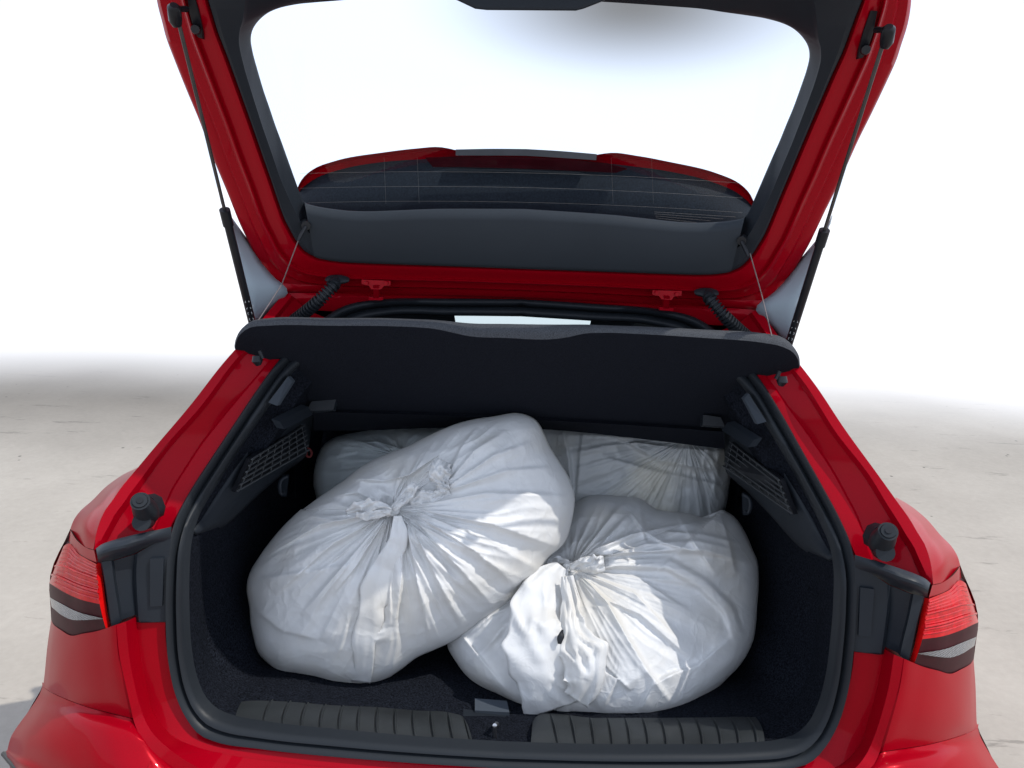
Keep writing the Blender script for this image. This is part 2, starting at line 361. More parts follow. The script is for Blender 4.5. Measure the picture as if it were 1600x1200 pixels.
# ---- bumper corners
B0 = [(66, 1073, .25), (78, 1081, .19), (94, 1089, .145), (116, 1098, .10), (142, 1107, .07), (170, 1114, .05), (206, 1123, .028)]
B1 = [(60, 1088, .25), (76, 1095, .18), (94, 1101, .13), (118, 1108, .085), (146, 1116, .055), (174, 1122, .035), (210, 1131, .02)]
B2 = [(44, 1112, .24), (66, 1116, .15), (92, 1121, .09), (120, 1128, .045), (150, 1137, .015), (180, 1143, .0), (220, 1152, -.002)]
B3 = [(20, 1146, .22), (48, 1150, .12), (84, 1160, .05), (120, 1170, .01), (156, 1180, -.018), (196, 1186, -.028), (242, 1177, -.008)]
B4 = [(12, 1170, .22), (42, 1184, .10), (84, 1198, .03), (130, 1210, -.015), (176, 1219, -.04), (225, 1222, -.045), (284, 1212, -.015)]
B5 = [(12, 1186, .22), (44, 1215, .08), (96, 1240, .015), (150, 1255, -.03), (200, 1262, -.05), (260, 1266, -.055), (340, 1240, -.02)]
B6 = [(40, 1280, .22), (90, 1330, .08), (140, 1360, .015), (190, 1375, -.03), (240, 1385, -.05), (300, 1390, -.055), (370, 1370, -.03)]
Bm = [(u, v-7, y+.03) for u, v, y in B0]
bc = MB().loft([L3(ext(r)) for r in (B0, B1, B2, B3, B4, B5, B6)], 48, 40, lin=False)
bc.loft([L3(ext(Bm)), L3(ext(B0))], 48, 3)
# middle of the bumper between the corners, out of frame below the sill
cen = MB()
BUMP = both(bc, 'bumper_corner', PAINT, CAR, angle=50)
wt = MB().tube(L3([(6, 1178, .26), (13, 1186, .22), (28, 1203, .14), (60, 1235, .07)]), .006, 8, 14)
both(wt, 'bumper_moulding', BLACK, CAR)

# ---- flange round the lower opening : outer edge, inner edge, seat of the seal
Fo = [(182, 976, .03), (186, 1020, .028), (194, 1060, .025), (204, 1104, .02), (209, 1127, .018), (220, 1152, .0), (240, 1177, -.008), (268, 1202, -.012), (330, 1232, -.015), (450, 1252, -.018), (600, 1264, -.02), (790, 1276, -.02)]
Fm = [(197, 971, .032), (201, 1020, .032), (208, 1060, .03), (219, 1104, .026), (226, 1124, .022), (238, 1145, .006), (258, 1165, -.001), (288, 1187, -.005), (345, 1214, -.008), (455, 1236, -.01), (603, 1250, -.012), (790, 1262, -.012)]
Fi = [(212, 964, .078), (217, 1010, .074), (222, 1044, .07), (230, 1082, .066), (236, 1108, .06), (250, 1132, .05), (272, 1152, .042), (304, 1166, .036), (360, 1180, .032), (460, 1194, .03), (605, 1208, .028), (790, 1218, .028)]
Fs = [(258, 960, .092), (259, 1000, .089), (262, 1025, .086), (268, 1055, .082), (276, 1082, .078), (290, 1114, .070), (314, 1145, .060), (338, 1154, .056), (406, 1164, .052), (530, 1176, .05), (660, 1186, .05), (790, 1193, .05)]
fl = MB().loft([L3(Fo), L3(Fm), L3(Fi), L3(Fi)+np.array([0, .002, -.002]), L3(Fs), L3([(u*.97+24, v-10, y+.03) for u, v, y in Fs])], 90, ctr=True)
FLN = both(fl, 'opening_flange', PAINT, CAR, angle=30)
# lower bumper skin in world coordinates from the lip downwards
lo = crs(L3(Fo[6:]), 30); lo2 = lo.copy(); lo2[:, 1] -= .03; lo2[:, 2] -= .03; lo3 = lo2.copy(); lo3[:, 2] = .38; lo4 = lo3.copy(); lo4[:, 2] = .22; lo4[:, 1] += .06
lb = MB().loft([lo, lo2, lo3, lo4], 30, 16, lin=False, ctr=True)
both(lb, 'bumper_skin', PAINT, CAR)

# ---- body sides going forward, doors, roof, glass, bonnet (seen only from beside)
top = np.array([rs[-1]+[0, 0, 0], P(77, 910, .27), P(80, 966, .27), P(66, 1073, .27), P(44, 1112, .26), P(12, 1186, .24)])
prof = []
for yy, sc, dz in ((None, 1, 0), (.5, 1.0, .005), (1.2, 1.0, .01), (2.4, .995, .0), (3.2, .985, -.02), (3.75, .9, -.06)):
    r = top.copy(); r = np.vstack([r, [r[-1][0]*.98, r[-1][1], .24]])
    if yy is not None: r[:, 1] = yy
    r[:, 0] *= sc; r[:, 2] += dz; prof.append(r)
sb = MB().loft(prof, 20, 24, lin=False)
both(sb, 'body_side', PAINT, CAR, angle=60)
sh = rs.copy()
belt = np.array([[-.70, .42, 1.02], [-.80, .9, .96], [-.83, 1.6, .95], [-.83, 2.4, .94]])
rail = np.array([[-.575, .47, 1.36], [-.585, .9, 1.41], [-.58, 1.6, 1.42], [-.58, 2.1, 1.34]])
sg = MB().loft([belt, rail], 20, 4); both(sg, 'side_window', SGLASS, CAR)
bl = MB().loft([belt, np.array([[-.80, .42, .99], [-.87, .9, .93], [-.885, 1.6, .92], [-.88, 2.4, .90]])], 20, 3); both(bl, 'shoulder_panel', PAINT, CAR)
rf = MB(); rr = []
for yy, zz, hw in ((.47, 1.395, .565), (.9, 1.425, .58), (1.6, 1.43, .575), (2.1, 1.36, .56)):
    x = np.linspace(-1, 1, 15); rr.append(np.stack([x*hw, np.full(15, yy), zz-.03*x**2*1.0], 1))
rf.loft(rr, 15, 12, lin=False); solid(rf.build('roof', PAINT, CAR), .03)
ws = MB().loft([np.array([[-.55, 2.1, 1.345], [0, 2.1, 1.375], [.55, 2.1, 1.345]]), np.array([[-.72, 2.85, .86], [0, 2.95, .86], [.72, 2.85, .86]])], 12, 6)
ws.build('windscreen', WGLASS, CAR)
bn = MB().loft([np.array([[-.88, 2.5, .87], [-.74, 2.85, .85], [0, 2.96, .85], [.74, 2.85, .85], [.88, 2.5, .87]]), np.array([[-.87, 3.2, .80], [-.6, 3.3, .79], [0, 3.35, .79], [.6, 3.3, .79], [.87, 3.2, .80]]), np.array([[-.8, 3.75, .68], [-.5, 3.85, .72], [0, 3.9, .73], [.5, 3.85, .72], [.8, 3.75, .68]]), np.array([[-.8, 3.75, .25], [-.5, 3.85, .25], [0, 3.9, .25], [.5, 3.85, .25], [.8, 3.75, .25]])], 20, 20)
bn.build('bonnet', PAINT, CAR)
MB().box((0, 1.9, .27), (.80, 1.85, .02)).build('underbody', BLACK, CAR)
hl = []
for yy, zz, hw_ in ((.515, 1.345, .50), (.9, 1.375, .55), (1.6, 1.385, .55), (2.1, 1.325, .54)):
    x = np.linspace(-1, 1, 13); hl.append(np.stack([x*hw_, np.full(13, yy), zz-.05*np.abs(x)**4], 1))
MB().loft(hl, 13, 10, lin=False).build('headliner', TRIM, CAR)
both(MB().loft([np.array([[-.50, .515, 1.33], [-.56, .62, 1.0], [-.58, .66, .80]]), np.array([[-.545, .60, 1.35], [-.60, .70, 1.0], [-.62, .75, .8]])], 10, 6), 'inner_pillar_trim', TRIM, CAR)
both(MB().loft([np.array([[-.52, .53, 1.345], [-.54, .46, 1.30]]), np.array([[-.575, .63, 1.40], [-.58, .58, 1.30]])], 6, 4), 'roof_rail_trim', TRIM, CAR)
MB().box((.075, 2.0, 1.155), (.05, .01, .022)).build('interior_mirror', BLACK, CAR, smooth=False)
MB().box((0, 2.55, .80), (.72, .22, .06)).build('dashboard', TRIM, CAR)
for sx in (-1, 1):
    MB().loft([np.array([[sx*.50-.27, 1.55, .55], [sx*.50-.25, 1.62, 1.1], [sx*.50-.20, 1.65, 1.34]]), np.array([[sx*.50+.27, 1.55, .55], [sx*.50+.25, 1.62, 1.1], [sx*.50+.20, 1.65, 1.34]])], 8, 4).build('front_seat', TRIM, CAR)
for cx_ in (-.80, .80):
    for cy_ in (.95, 3.1):
        an = np.linspace(0, 2*math.pi, 40, endpoint=False)
        prf = [(.21, -.10), (.31, -.105), (.325, -.08), (.325, .08), (.31, .105), (.21, .10)]
        R = np.array([[(cx_+a, cy_+rr_*math.cos(t), .325+rr_*math.sin(t)) for t in an] for rr_, a in prf])
        wh = mobj('wheel', R, grid_faces(6, 40, False, True), TYRE, CAR)
        rimm = MB(); s_ = 1 if cx_ > 0 else -1
        for k in range(10):
            t0, t1 = k*math.pi/5, k*math.pi/5+.22
            rimm.prism([(cx_+s_*.07, cy_+a*math.cos(t), .325+a*math.sin(t)) for a, t in ((.04, t0), (.21, t0), (.21, t1), (.04, t1))], (s_*.025, 0, 0))
        rimm.add([(cx_+s_*.05, cy_+.215*math.cos(t), .325+.215*math.sin(t)) for t in an], [list(range(40))])
        rimm.build('rim', STEEL, wh, smooth=False)

# ---- gasket panels between lamp and seal
roll_t = [(150, 857, .060), (158, 851, .058), (170, 846, .058), (195, 839, .064), (220, 833, .072), (245, 828, .082), (268, 823, .094)]
roll_m = [(152, 869, .040), (160, 865, .036), (172, 861, .036), (197, 855, .046), (219, 848, .060), (243, 842, .076), (267, 838, .092)]
roll_b = [(153, 879, .062), (161, 879, .060), (172, 877, .062), (190, 871, .070), (210, 865, .080), (226, 857, .088), (264, 850, .098)]
def arc3(a, b, c, n):
    A, B, C = (crs(L3(x), 40) for x in (a, b, c)); ts = np.linspace(0, 1, n)
    return [A*(1-t)**2+(2*B-.5*A-.5*C)*2*t*(1-t)+C*t*t for t in ts]
gk = MB(); gk.loft(arc3(roll_t, roll_m, roll_b, 9), 40)
gk.loft([L3([(159, 878, .052), (165, 915, .047), (170, 950, .045), (175, 981, .044)]), L3([(174, 876, .050), (179, 915, .047), (184, 945, .045), (188, 972, .046)]),
         L3([(178, 876, .062), (183, 915, .060), (188, 944, .058), (192, 968, .056)]), L3([(211, 866, .086), (209, 895, .086), (210, 925, .085), (213, 960, .082)])], 16, None)
gk.loft([L3([(159, 878, .052), (175, 981, .044)]), L3([(156, 879, .075), (171, 984, .075)])], 8)
gk.loft([L3([(211, 866, .084), (208, 895, .084), (210, 925, .083), (213, 972, .080)]), L3([(215, 864, .078), (213, 895, .078), (214, 925, .077), (217, 972, .074)]), L3([(240, 850, .083), (238, 895, .085), (238, 925, .083), (240, 972, .08)]), L3([(268, 838, .093), (264, 870, .093), (262, 925, .091), (263, 971, .088)])], 16)
gk.loft([L3([(213, 972, .080), (217, 972, .074), (240, 972, .08), (263, 971, .088)]), L3([(213, 973, .095), (217, 975, .095), (240, 975, .1), (263, 974, .1)])], 16)
GK = both(gk, 'lamp_gasket', GASKET, CAR, angle=30)
rect = MB(); rr_ = L3([(236, 872, .0825), (257, 871, .090), (255, 945, .087), (236, 946, .0805)])+np.array([0, -.004, 0]); rect.prism(rr_, (0, .006, 0))
both(rect, 'access_cover', GASKET, GK, smooth=False)

# ---- tail lamps
wrap_ = lambda r: [(r[0][0]+5, r[0][1], r[0][2]+.10)]+list(r)
def patch(rows, n=26, m=14, lin=False): return MB().loft([L3(wrap_(r)) for r in rows], n, m, lin=lin)
T0 = [(98, 858, .26), (101, 852, .22), (108, 849, .20), (121, 864, .148), (135, 873, .098), (150, 881, .058)]
T1 = [(86, 885, .26), (92, 884, .19), (104, 886, .15), (120, 893, .11), (136, 899, .075), (153, 905, .044)]
T2 = [(77, 911, .26), (85, 916, .18), (98, 924, .135), (114, 932, .10), (130, 938, .068), (156, 944, .036)]
T3 = [(77, 918, .26), (85, 924, .18), (98, 933, .135), (114, 942, .10), (130, 948, .068), (158, 955, .036)]
T4 = [(78, 933, .26), (86, 938, .178), (99, 945, .13), (114, 953, .096), (130, 959, .066), (160, 966, .036)]
T5 = [(80, 947, .26), (86, 953, .18), (96, 961, .138), (111, 968, .104), (128, 969, .072), (161, 967, .038)]
T6 = [(80, 968, .26), (84, 976, .205), (96, 985, .155), (110, 993, .12), (130, 990, .085), (166, 984, .044)]
LAMP = []
for m_ in (False, True):
    hs = patch([T3, T4], 26, 6).add([], []) if False else MB()
    hs.loft([L3(wrap_(T2)), L3(wrap_(T3)), L3(wrap_(T4))], 26, 8)
    hs.loft([L3(wrap_([(u+2, v, y+.02) for u, v, y in r])) for r in ([(u, v-4, y+.01) for u, v, y in T0], T0, T2, T4, T6, [(u, v+4, y+.01) for u, v, y in T6])], 26, 10)
    t = hs.build('tail_lamp', LENSD, CAR, mirror=m_)
    patch([T0, T1, T2]).build('red_lens', LENS, t, mirror=m_)
    patch([T5, T6], 26, 8).build('lower_lens', LENSD, t, mirror=m_)
    rv = [(x[0], x[1], x[2]-.003) for x in T4]; rv5 = [(x[0], x[1], x[2]-.003) for x in T5]
    patch([rv, rv5], 26, 6).build('reverse_lens', CLEAR, t, mirror=m_)
    sd = MB().loft([L3([(150, 881, .058), (153, 905, .044), (156, 944, .036), (161, 967, .038), (166, 984, .044)]), L3([(157, 880, .066), (161, 905, .06), (166, 944, .055), (170, 967, .055), (174, 983, .055)])], 20, 4)
    sd.build('lens_side', LENSB, t, mirror=m_)
    bd = MB().tube(L3([(x[0], x[1], x[2]-.002) for x in T1]), .0025, 6, 24); bd.tube(L3([((a[0]+b[0])/2, (a[1]+b[1])/2, (a[2]+b[2])/2-.003) for a, b in zip(T1, T2)]), .003, 6, 24)
    bd.build('light_bar', LENS, t, mirror=m_)
    mixr = lambda A_, B_, k, dy: [((a[0]*(1-k)+b[0]*k), (a[1]*(1-k)+b[1]*k), (a[2]*(1-k)+b[2]*k)+dy) for a, b in zip(A_, B_)]
    for A_, B_ in ((T0, T1), (T1, T2)):
        for k in (.22, .40, .62, .80):
            MB().tube(L3(mixr(A_, B_, k, -.0005))[1:], .0020, 5, 22).build('light_guide', LENS, t, mirror=m_)
    LAMP.append(t)

# ---- bump stops
st = MB(); yb = .098
st.prism(L3([(210, 790, yb-.012), (215, 779, yb-.01), (228, 773, yb-.006), (240, 779, yb), (246, 795, yb), (243, 808, yb), (228, 816, yb-.004), (215, 821, yb-.01), (209, 812, yb-.012), (207, 800, yb-.012)]), (0, .03, -.01))
st.tube(L3([(231, 803, yb+.01), (226, 795, yb-.02), (222, 788, yb-.036), (219, 783, yb-.048)]), [.021, .021, .0175, .0165], 18)
st.tube(L3([(219, 783, yb-.048), (218.4, 782, yb-.051)]), [.0135, .012], 18)
st.tube(L3([(228, 812, yb+.01), (221, 816, yb-.03)]), [.018, .016], 14)
BS = both(st, 'bump_stop', RUBBER, PIL, angle=45)
hole = MB().tube(L3([(218.4, 782, yb-.0515), (218.2, 781.6, yb-.0525)]), [.0055, .0055], 12); both(hole, 'stop_hole', BLACK, BS)

# ---- boot seal : loop of two beads
SO = [(700, 466, .50), (600, 467, .485), (540, 477, .47), (507, 495, .455), (470, 528, .415), (430, 570, .35), (400, 611, .305), (364, 665, .262), (328, 719, .222), (295, 771, .178), (276, 808, .140), (266, 845, .112), (262, 900, .098), (261, 967, .090), (266, 1035, .083), (278, 1085, .075), (294, 1118, .066), (315, 1144, .058), (338, 1154, .054), (406, 1165, .05), (530, 1178, .047), (660, 1188, .045), (790, 1196, .045)]
SI = [(700, 494, .505), (610, 494, .495), (565, 503, .48), (540, 515, .47), (500, 545, .42), (450, 590, .36), (422, 630, .318), (388, 678, .275), (352, 733, .235), (320, 784, .192), (302, 818, .155), (293, 850, .125), (289, 900, .108), (289, 962, .100), (293, 1026, .093), (302, 1070, .085), (314, 1098, .077), (332, 1117, .07), (352, 1126, .066), (412, 1138, .062), (532, 1151, .059), (660, 1162, .057), (790, 1170, .057)]
so_, si_ = crs(L3([(812, 466, .51)]+SO), 120), crs(L3([(812, 495, .515)]+SI), 120)
for a_ in (so_, si_):
    a_[:] = snap(a_[None])[0]; a_[::-1] = snap(a_[::-1][None])[0]
sm_ = (so_+si_)/2
def sealrow(a, dy, dn=0): r = a.copy(); r[:, 1] += dy; return r
prow = []
for t, dy in ((0, .012), (.02, -.006), (.12, -.014), (.28, -.014), (.40, -.004), (.47, .004), (.54, -.004), (.68, -.012), (.85, -.012), (.97, -.002), (1.0, .02)):
    r = so_*(1-t)+si_*t; r[:, 1] += dy; prow.append(r)
full = []
for r in prow:
    full.append(np.concatenate([r, mirv(r)[::-1]]))
sealv = np.array(full)
mobj('boot_seal', sealv, grid_faces(sealv.shape[0], sealv.shape[1], False, True), RUBBER, CAR, angle=70)

# ---- boot liner
RI = crs(L3([(p[0], p[1], p[2]+.012) for p in SI[4:]]), 80)
RD = crs(L3([(520, 560, .50), (475, 612, .42), (430, 680, .36), (395, 735, .32), (362, 790, .285), (338, 828, .265), (326, 862, .25), (321, 910, .245), (321, 960, .24), (325, 1005, .235), (334, 1034, .23), (348, 1054, .228), (366, 1066, .225), (420, 1076, .225), (540, 1092, .225), (660, 1106, .225), (790, 1118, .225)]), 80)
RI = snap(RI[None])[0]; RD = snap(RD[None])[0]
ln_m = MB().loft([RI, RI*.5+RD*.5+np.array([0, .01, -.004]), RD], 80, 8, lin=False)
both(ln_m, 'boot_liner_rim', CARPET, CAR)
FZ = float(RD[-1][2])-.05
WX = .60
bx = MB()
# side walls, floor, seat back
RD2 = RD.copy(); k_ = int(80*.72)
wall = []
for yy, sx in ((None, 1), (.5, .99), (.98, .94)):
    r = RD.copy()
    if yy is not None:
        r = r.copy(); r[:, 1] = np.maximum(yy, r[:, 1]+.02); r[:, 0] = np.where(r[:, 0] < -.3, np.minimum(r[:, 0]*sx, -.3), r[:, 0]); r[:, 2] = np.where(r[:, 2] < FZ+.10, np.minimum(r[:, 2], FZ+.02), r[:, 2])
    wall.append(r)
wl = MB().loft(wall, 80, 12); both(wl, 'boot_liner', CARPET, CAR)
MB().box((0, .64, FZ), (.70, .45, .006)).build('boot_floor', CARPET, CAR)
MB().box((0, 1.02, .72), (.62, .03, .27)).build('rear_seat_back', CARPET, CAR)
# striker recess and floor handle
zs = float(P(560, 1135, .1)[2])
MB().prism(L3([(742, 1091, .255), (792, 1095, .255), (796, 1113, .225), (742, 1110, .225)]), (0, 0, -.01)).build('floor_handle', GTRIM, CAR, smooth=False)
MB().prism(L3([(724, 1086, .30), (850, 1098, .30), (850, 1140, .18), (724, 1128, .18)]), (0, .0, -.02)).build('floor_panel', TRIM, CAR, smooth=False)
stk = MB().tube(L3([(773, 1160, .115), (773, 1134, .118)]), .0045, 10).tube(L3([(773, 1134, .118), (776, 1131, .16), (777, 1136, .19)]), .0045, 10); stk.box(P(774, 1158, .12), (.02, .02, .003)); stk.build('striker', STEEL, CAR)

# ---- ribbed sill protectors
def sill(topE, lowE, name):
    N = 300; T = crs(L3(topE), N); Lw = crs(L3(lowE), N)
    mid = (T+Lw)/2; mid[:, 2] += .012; mid[:, 1] -= .01
    rows = []
    if topE[0][0] > 800:
        lift_ = np.linspace(0, 1, N)[:, None]*np.array([0, -.012, .022]); T = T+lift_; Lw = Lw+lift_*.6; mid = mid+lift_
    x = np.linspace(0, 1, N); nr = 13; ph = (x*nr) % 1
    gro = np.where((ph > .46) & (ph < .53), -.003, 0.0)*((x > .05) & (x < .97))
    gro += np.where((ph >= .55) & (ph < .61), .0040, 0.0)*((x > .05) & (x < .97))
    for t in np.linspace(0, 1, 9):
        r = T*(1-t)**2+(2*mid-.5*T-.5*Lw)*2*t*(1-t)+Lw*t*t
        r = r+np.outer(gro*math.sin(math.pi*t)**.6, [0, -.35, 1])
        rows.append(r)
    front = Lw.copy(); front[:, 2] -= .03; rows.append(front); bk = T.copy(); bk[:, 2] -= .05; rows.insert(0, bk)
    R = np.array(rows)
    # end caps
    mb = MB().add(R, grid_faces(*R.shape[:2])); m0 = R.shape[0]
    mb.f += [[i*N for i in range(m0)], [i*N+N-1 for i in range(m0)][::-1]]
    return mb.build(name, SILLM, CAR, angle=25)
s1 = sill([(388, 1084, .215), (450, 1091, .212), (513, 1098, .21), (571, 1103, .208), (650, 1110, .205), (706, 1114, .203), (722, 1119, .198), (730, 1130, .18)],
     [(366, 1128, .085), (464, 1138, .080), (540, 1145, .078), (612, 1152, .076), (680, 1158, .075), (722, 1161, .074), (732, 1160, .08), (738, 1156, .1)], 'sill_trim')
s2 = sill([(832, 1128, .19), (836, 1122, .203), (930, 1124, .205), (1026, 1126, .208), (1100, 1127, .21), (1175, 1127, .213)],
     [(829, 1166, .074), (860, 1168, .074), (956, 1174, .076), (1050, 1176, .078), (1120, 1175, .08), (1192, 1173, .085)], 'sill_trim')

# ---- plastic side trims with the vents, pillar strip, hooks
st_a = [(455, 584, .42), (432, 628, .37), (404, 672, .33), (372, 722, .285), (340, 770, .24), (316, 806, .205), (298, 832, .165)]
st_b = [(486, 640, .70), (480, 690, .66), (478, 705, .62), (440, 738, .50), (400, 772, .40), (352, 816, .31), (306, 833, .21)]
sm2 = [((a[0]+b[0])/2, (a[1]+b[1])/2, (a[2]+b[2])/2-.02) for a, b in zip(st_a, st_b)]
stt = MB().loft([L3(st_a), L3(sm2), L3(st_b)], 40, 12, lin=False)
ST = both(stt, 'side_trim', TRIM, CAR)
for s in ST: solid(s, .012, 0)
ps = MB().prism(L3([(450, 588, .335), (457, 596, .345), (433, 634, .305), (419, 629, .29)]), (.002, .012, -.002)); both(ps, 'pillar_strip', GTRIM, ST, smooth=False)
# vent : backing + slats
vq = np.array([P(471, 664, .560), P(479, 704, .540), P(366, 768, .265), P(390, 716, .275)])+np.array([.006, -.010, .003])
def vqp(a, b): return (vq[0]*(1-a)+vq[3]*a)*(1-b)+(vq[1]*(1-a)+vq[2]*a)*b
vent = MB().prism(vq, (-.01, .004, 0)); VB = both(vent, 'vent_grille', BLACK, CAR, smooth=False)
nrm_ = np.array([.006, -.006, .003])
for b in np.linspace(.03, .97, 6):
    both(MB().tube([vqp(0, b)+nrm_, vqp(1, b)+nrm_], .0021, 5), 'slat', SLATM, VB)
for a in np.linspace(.04, .96, 8):
    both(MB().tube([vqp(a, 0)+nrm_*.6, vqp(a, 1)+nrm_*.6], .0013, 5), 'slat', SLATM, VB)
hk = MB().tube(L3([(448, 745, .50), (440, 750, .49), (437, 762, .48), (441, 772, .48), (446, 770, .48)]), .005, 8, 14); hk.prism(L3([(441, 744, .50), (452, 742, .52), (448, 776, .52), (440, 776, .50)]), (-.005, .008, 0))
both(hk, 'bag_hook', GASKET, ST)
MB().tube(L3([(479, 700, .62), (484, 702, .615), (487, 708, .61), (484, 714, .61), (480, 713, .61), (479, 704, .61)]), .003, 6, 20).build('seat_release_loop', mat('red_strap', (.12, .012, .012), .7, noise=(40, .2, 2)), CAR)
cp = MB().prism(L3([(424, 655, .29), (470, 632, .43), (478, 645, .44), (432, 668, .30)]), (.01, .02, -.01)); both(cp, 'shelf_support', TRIM, ST, smooth=False)

# ---- top of the opening: painted header between hinges and seal
hd = MB().loft([L3([(445, 458, .455), (520, 458, .475), (600, 459, .49), (700, 461, .50), (808, 462, .505)]), L3([(460, 466, .455), (525, 463, .47), (600, 464, .48), (700, 464, .49), (808, 465, .495)]), L3([(478, 484, .47), (520, 486, .475), (600, 472, .49), (700, 470, .51), (808, 470, .515)])], 30, 8, ctr=True)
HD = both(hd, 'roof_header', PAINT, CAR)

# ================================================================== tailgate
yl = lambda v: .462-.38*(462-v)/462.
def LL(pts, dy): return L3([(p[0], p[1], yl(p[1])+dy) for p in pts])
TG0 = [(828, -172), (500, -172), (330, -165), (270, -140), (246, -90), (242, -40), (245, 0), (254, 37), (260, 60), (272, 92), (292, 142), (310, 185), (325, 225), (335, 252), (355, 300), (375, 350), (392, 385), (407, 415), (425, 435), (440, 445), (470, 455), (520, 460), (600, 462), (700, 463), (810, 466)]
TG5 = [(828, -130), (520, -132), (380, -128), (330, -112), (312, -80), (314, -40), (326, 0), (340, 47), (347, 66), (357, 92), (375, 142), (392, 190), (401, 216), (410, 242), (425, 285), (442, 335), (452, 356), (462, 374), (475, 390), (487, 398), (503, 404), (540, 409), (610, 412), (700, 415), (810, 419)]
TG7 = [(822, -3), (700, -4), (600, -3), (560, -2), (527, 1), (490, 4), (462, 7), (432, 14), (412, 25), (397, 42), (392, 60), (395, 82), (402, 108), (412, 142), (421, 168), (430, 195), (440, 222), (450, 250), (465, 292), (473, 312), (486, 320), (525, 327), (575, 330), (680, 326), (810, 326)]
def midline(a, b, t, n=140):
    A, B = crs(a, n), crs(b, n); return A*(1-t)+B*t
n7 = 140
# trim corner correspondence by index
ti = np.linspace(0, 1, len(TG0)); tq = np.linspace(0, 1, n7)
def byidx(a):
    return crs(np.array(a, float), tq, t=ti)
A0, A5, A7 = byidx(TG0), byidx(TG5), byidx(TG7)
def ring(t, dy, A=A0, B=A5):
    p = A*(1-t)+B*t; return PA(p, np.array([yl(v) for v in p[:, 1]])+dy)
frame = [ring(0, .055), ring(.0, .030), ring(.06, .022), ring(.24, .020), ring(.28, .006), ring(.44, .003), ring(.475, -.004), ring(.50, -.008), ring(.53, -.008), ring(.555, -.003), ring(.58, .001), ring(.60, .001), ring(.80, -.014), ring(.92, -.016), ring(1, -.002)]
def snap2(a): a = snap(a, .12); a = snap(a[:, ::-1], .12)[:, ::-1]; return a
TGm = MB().add(snap2(frame), grid_faces(len(frame), n7))
Vt = np.concatenate(TGm.v); Fr = TGm.f
full_v = np.concatenate([Vt, mirv(Vt)]); full_f = Fr+[[i+len(Vt) for i in q_][::-1] for q_ in Fr]
TG = mobj('tailgate', full_v, full_f, PAINT, CAR, angle=32)
# outer skin of the tailgate, behind the frame
sk = [ring(0, .055), ring(.1, .085), ring(1.0, .10), PA(A7, np.array([yl(v) for v in A7[:, 1]])+.075)]
skm = MB().add(snap2(sk), grid_faces(4, n7)); both(skm, 'tailgate_skin', PAINT, TG)
# inner trim: outer band, step, inner band
def ring7(t, dy): return ring(t, dy, A5, A7)
tr1 = [ring7(-.02, .006), ring7(.0, -.016), ring7(.06, -.020), ring7(.42, -.012), ring7(.47, -.004), ring7(.9, .035), ring7(1, .045), ring7(1.0, .062)]
sel_side = int(n7*19.5/24)
Rw = snap2(tr1)
side_t = MB().add(Rw[:, :sel_side+1], grid_faces(len(tr1), sel_side+1)); ITS = both(side_t, 'window_trim', TRIM, TG, angle=30)
Rl = snap2([ring7(-.02, .006), ring7(.0, -.016), ring7(.05, -.019), ring7(.5, -.012), ring7(.8, -.006), ring7(.86, -.002), ring7(.97, .010), ring7(1, .02), ring7(1.0, .062)])
low_t = MB().add(Rl[:, sel_side-1:]+np.array([0, -.0015, 0]), grid_faces(len(Rl), n7-sel_side+1)); both(low_t, 'lower_window_trim', mat('charcoal_trim', (.028, .034, .042), .65, spec=.15, bump=(1400, .3, .0005), noise=(3, .08, 4)), TG, angle=60)
# wiper motor cover
wm = MB(); yw = yl(0)-.03
wm.prism(L3([(690, -40, yw), (706, -2, yw), (742, 15, yw), (760, 17, yw), (900, 18, yw), (912, 15, yw), (948, 1, yw), (965, -40, yw)]), (0, .05, .02)); wmo = wm.build('wiper_motor_cover', TRIM, TG, smooth=False)
b_ = wmo.modifiers.new('bevel', 'BEVEL'); b_.width = .006; b_.segments = 3
# glass
ctr = P(815, 150, yl(150)+.068)
gl = PA(A7, np.array([yl(v) for v in A7[:, 1]])+.070); gl = snap2(gl[None])[0]; gl2 = np.concatenate([gl, mirv(gl)[::-1]]); c_ = gl2.mean(0)
rings = [c_+(gl2-c_)*t for t in (1.015, .75, .5, .25)]; nn = len(gl2)
Rg = np.array(rings); f_ = grid_faces(4, nn, False, True)+[list(range(3*nn, 4*nn))]
mobj('window_glass', Rg, f_, GLASS, TG, smooth=False)
# heating wires near the bottom of the glass
hw = MB()
for dv, in ((0,), (23,), (46,), (69,)):
    pts = [(400+8*k if False else u, 270+dv+8*((u-815)/330.)**2, 0) for k, u in enumerate(np.linspace(474-dv*.0+(-6 if dv < 30 else 8), 1160, 13))]
    hw.tube(L3([(u, v+(u-815)*.022, yl(v)+.069) for u, v, _ in pts]), .00014, 4, 40)
for u in (600, 652, 955, 1018):
    hw.tube(L3([(u, 246, yl(246)+.069), (u+3, 318, yl(318)+.069)]), .00012, 4)
for k in range(4): hw.tube(L3([(1022+k*1, 331+k*3.2, yl(331)+.068), (1150-k*20, 339+k*3, yl(339)+.068)]), .00015, 4)
h_ = hw.build('heating_wire', mat('wire', (.16, .15, .14), .5, noise=(50, .1, 2)), TG); h_['kind'] = 'stuff'
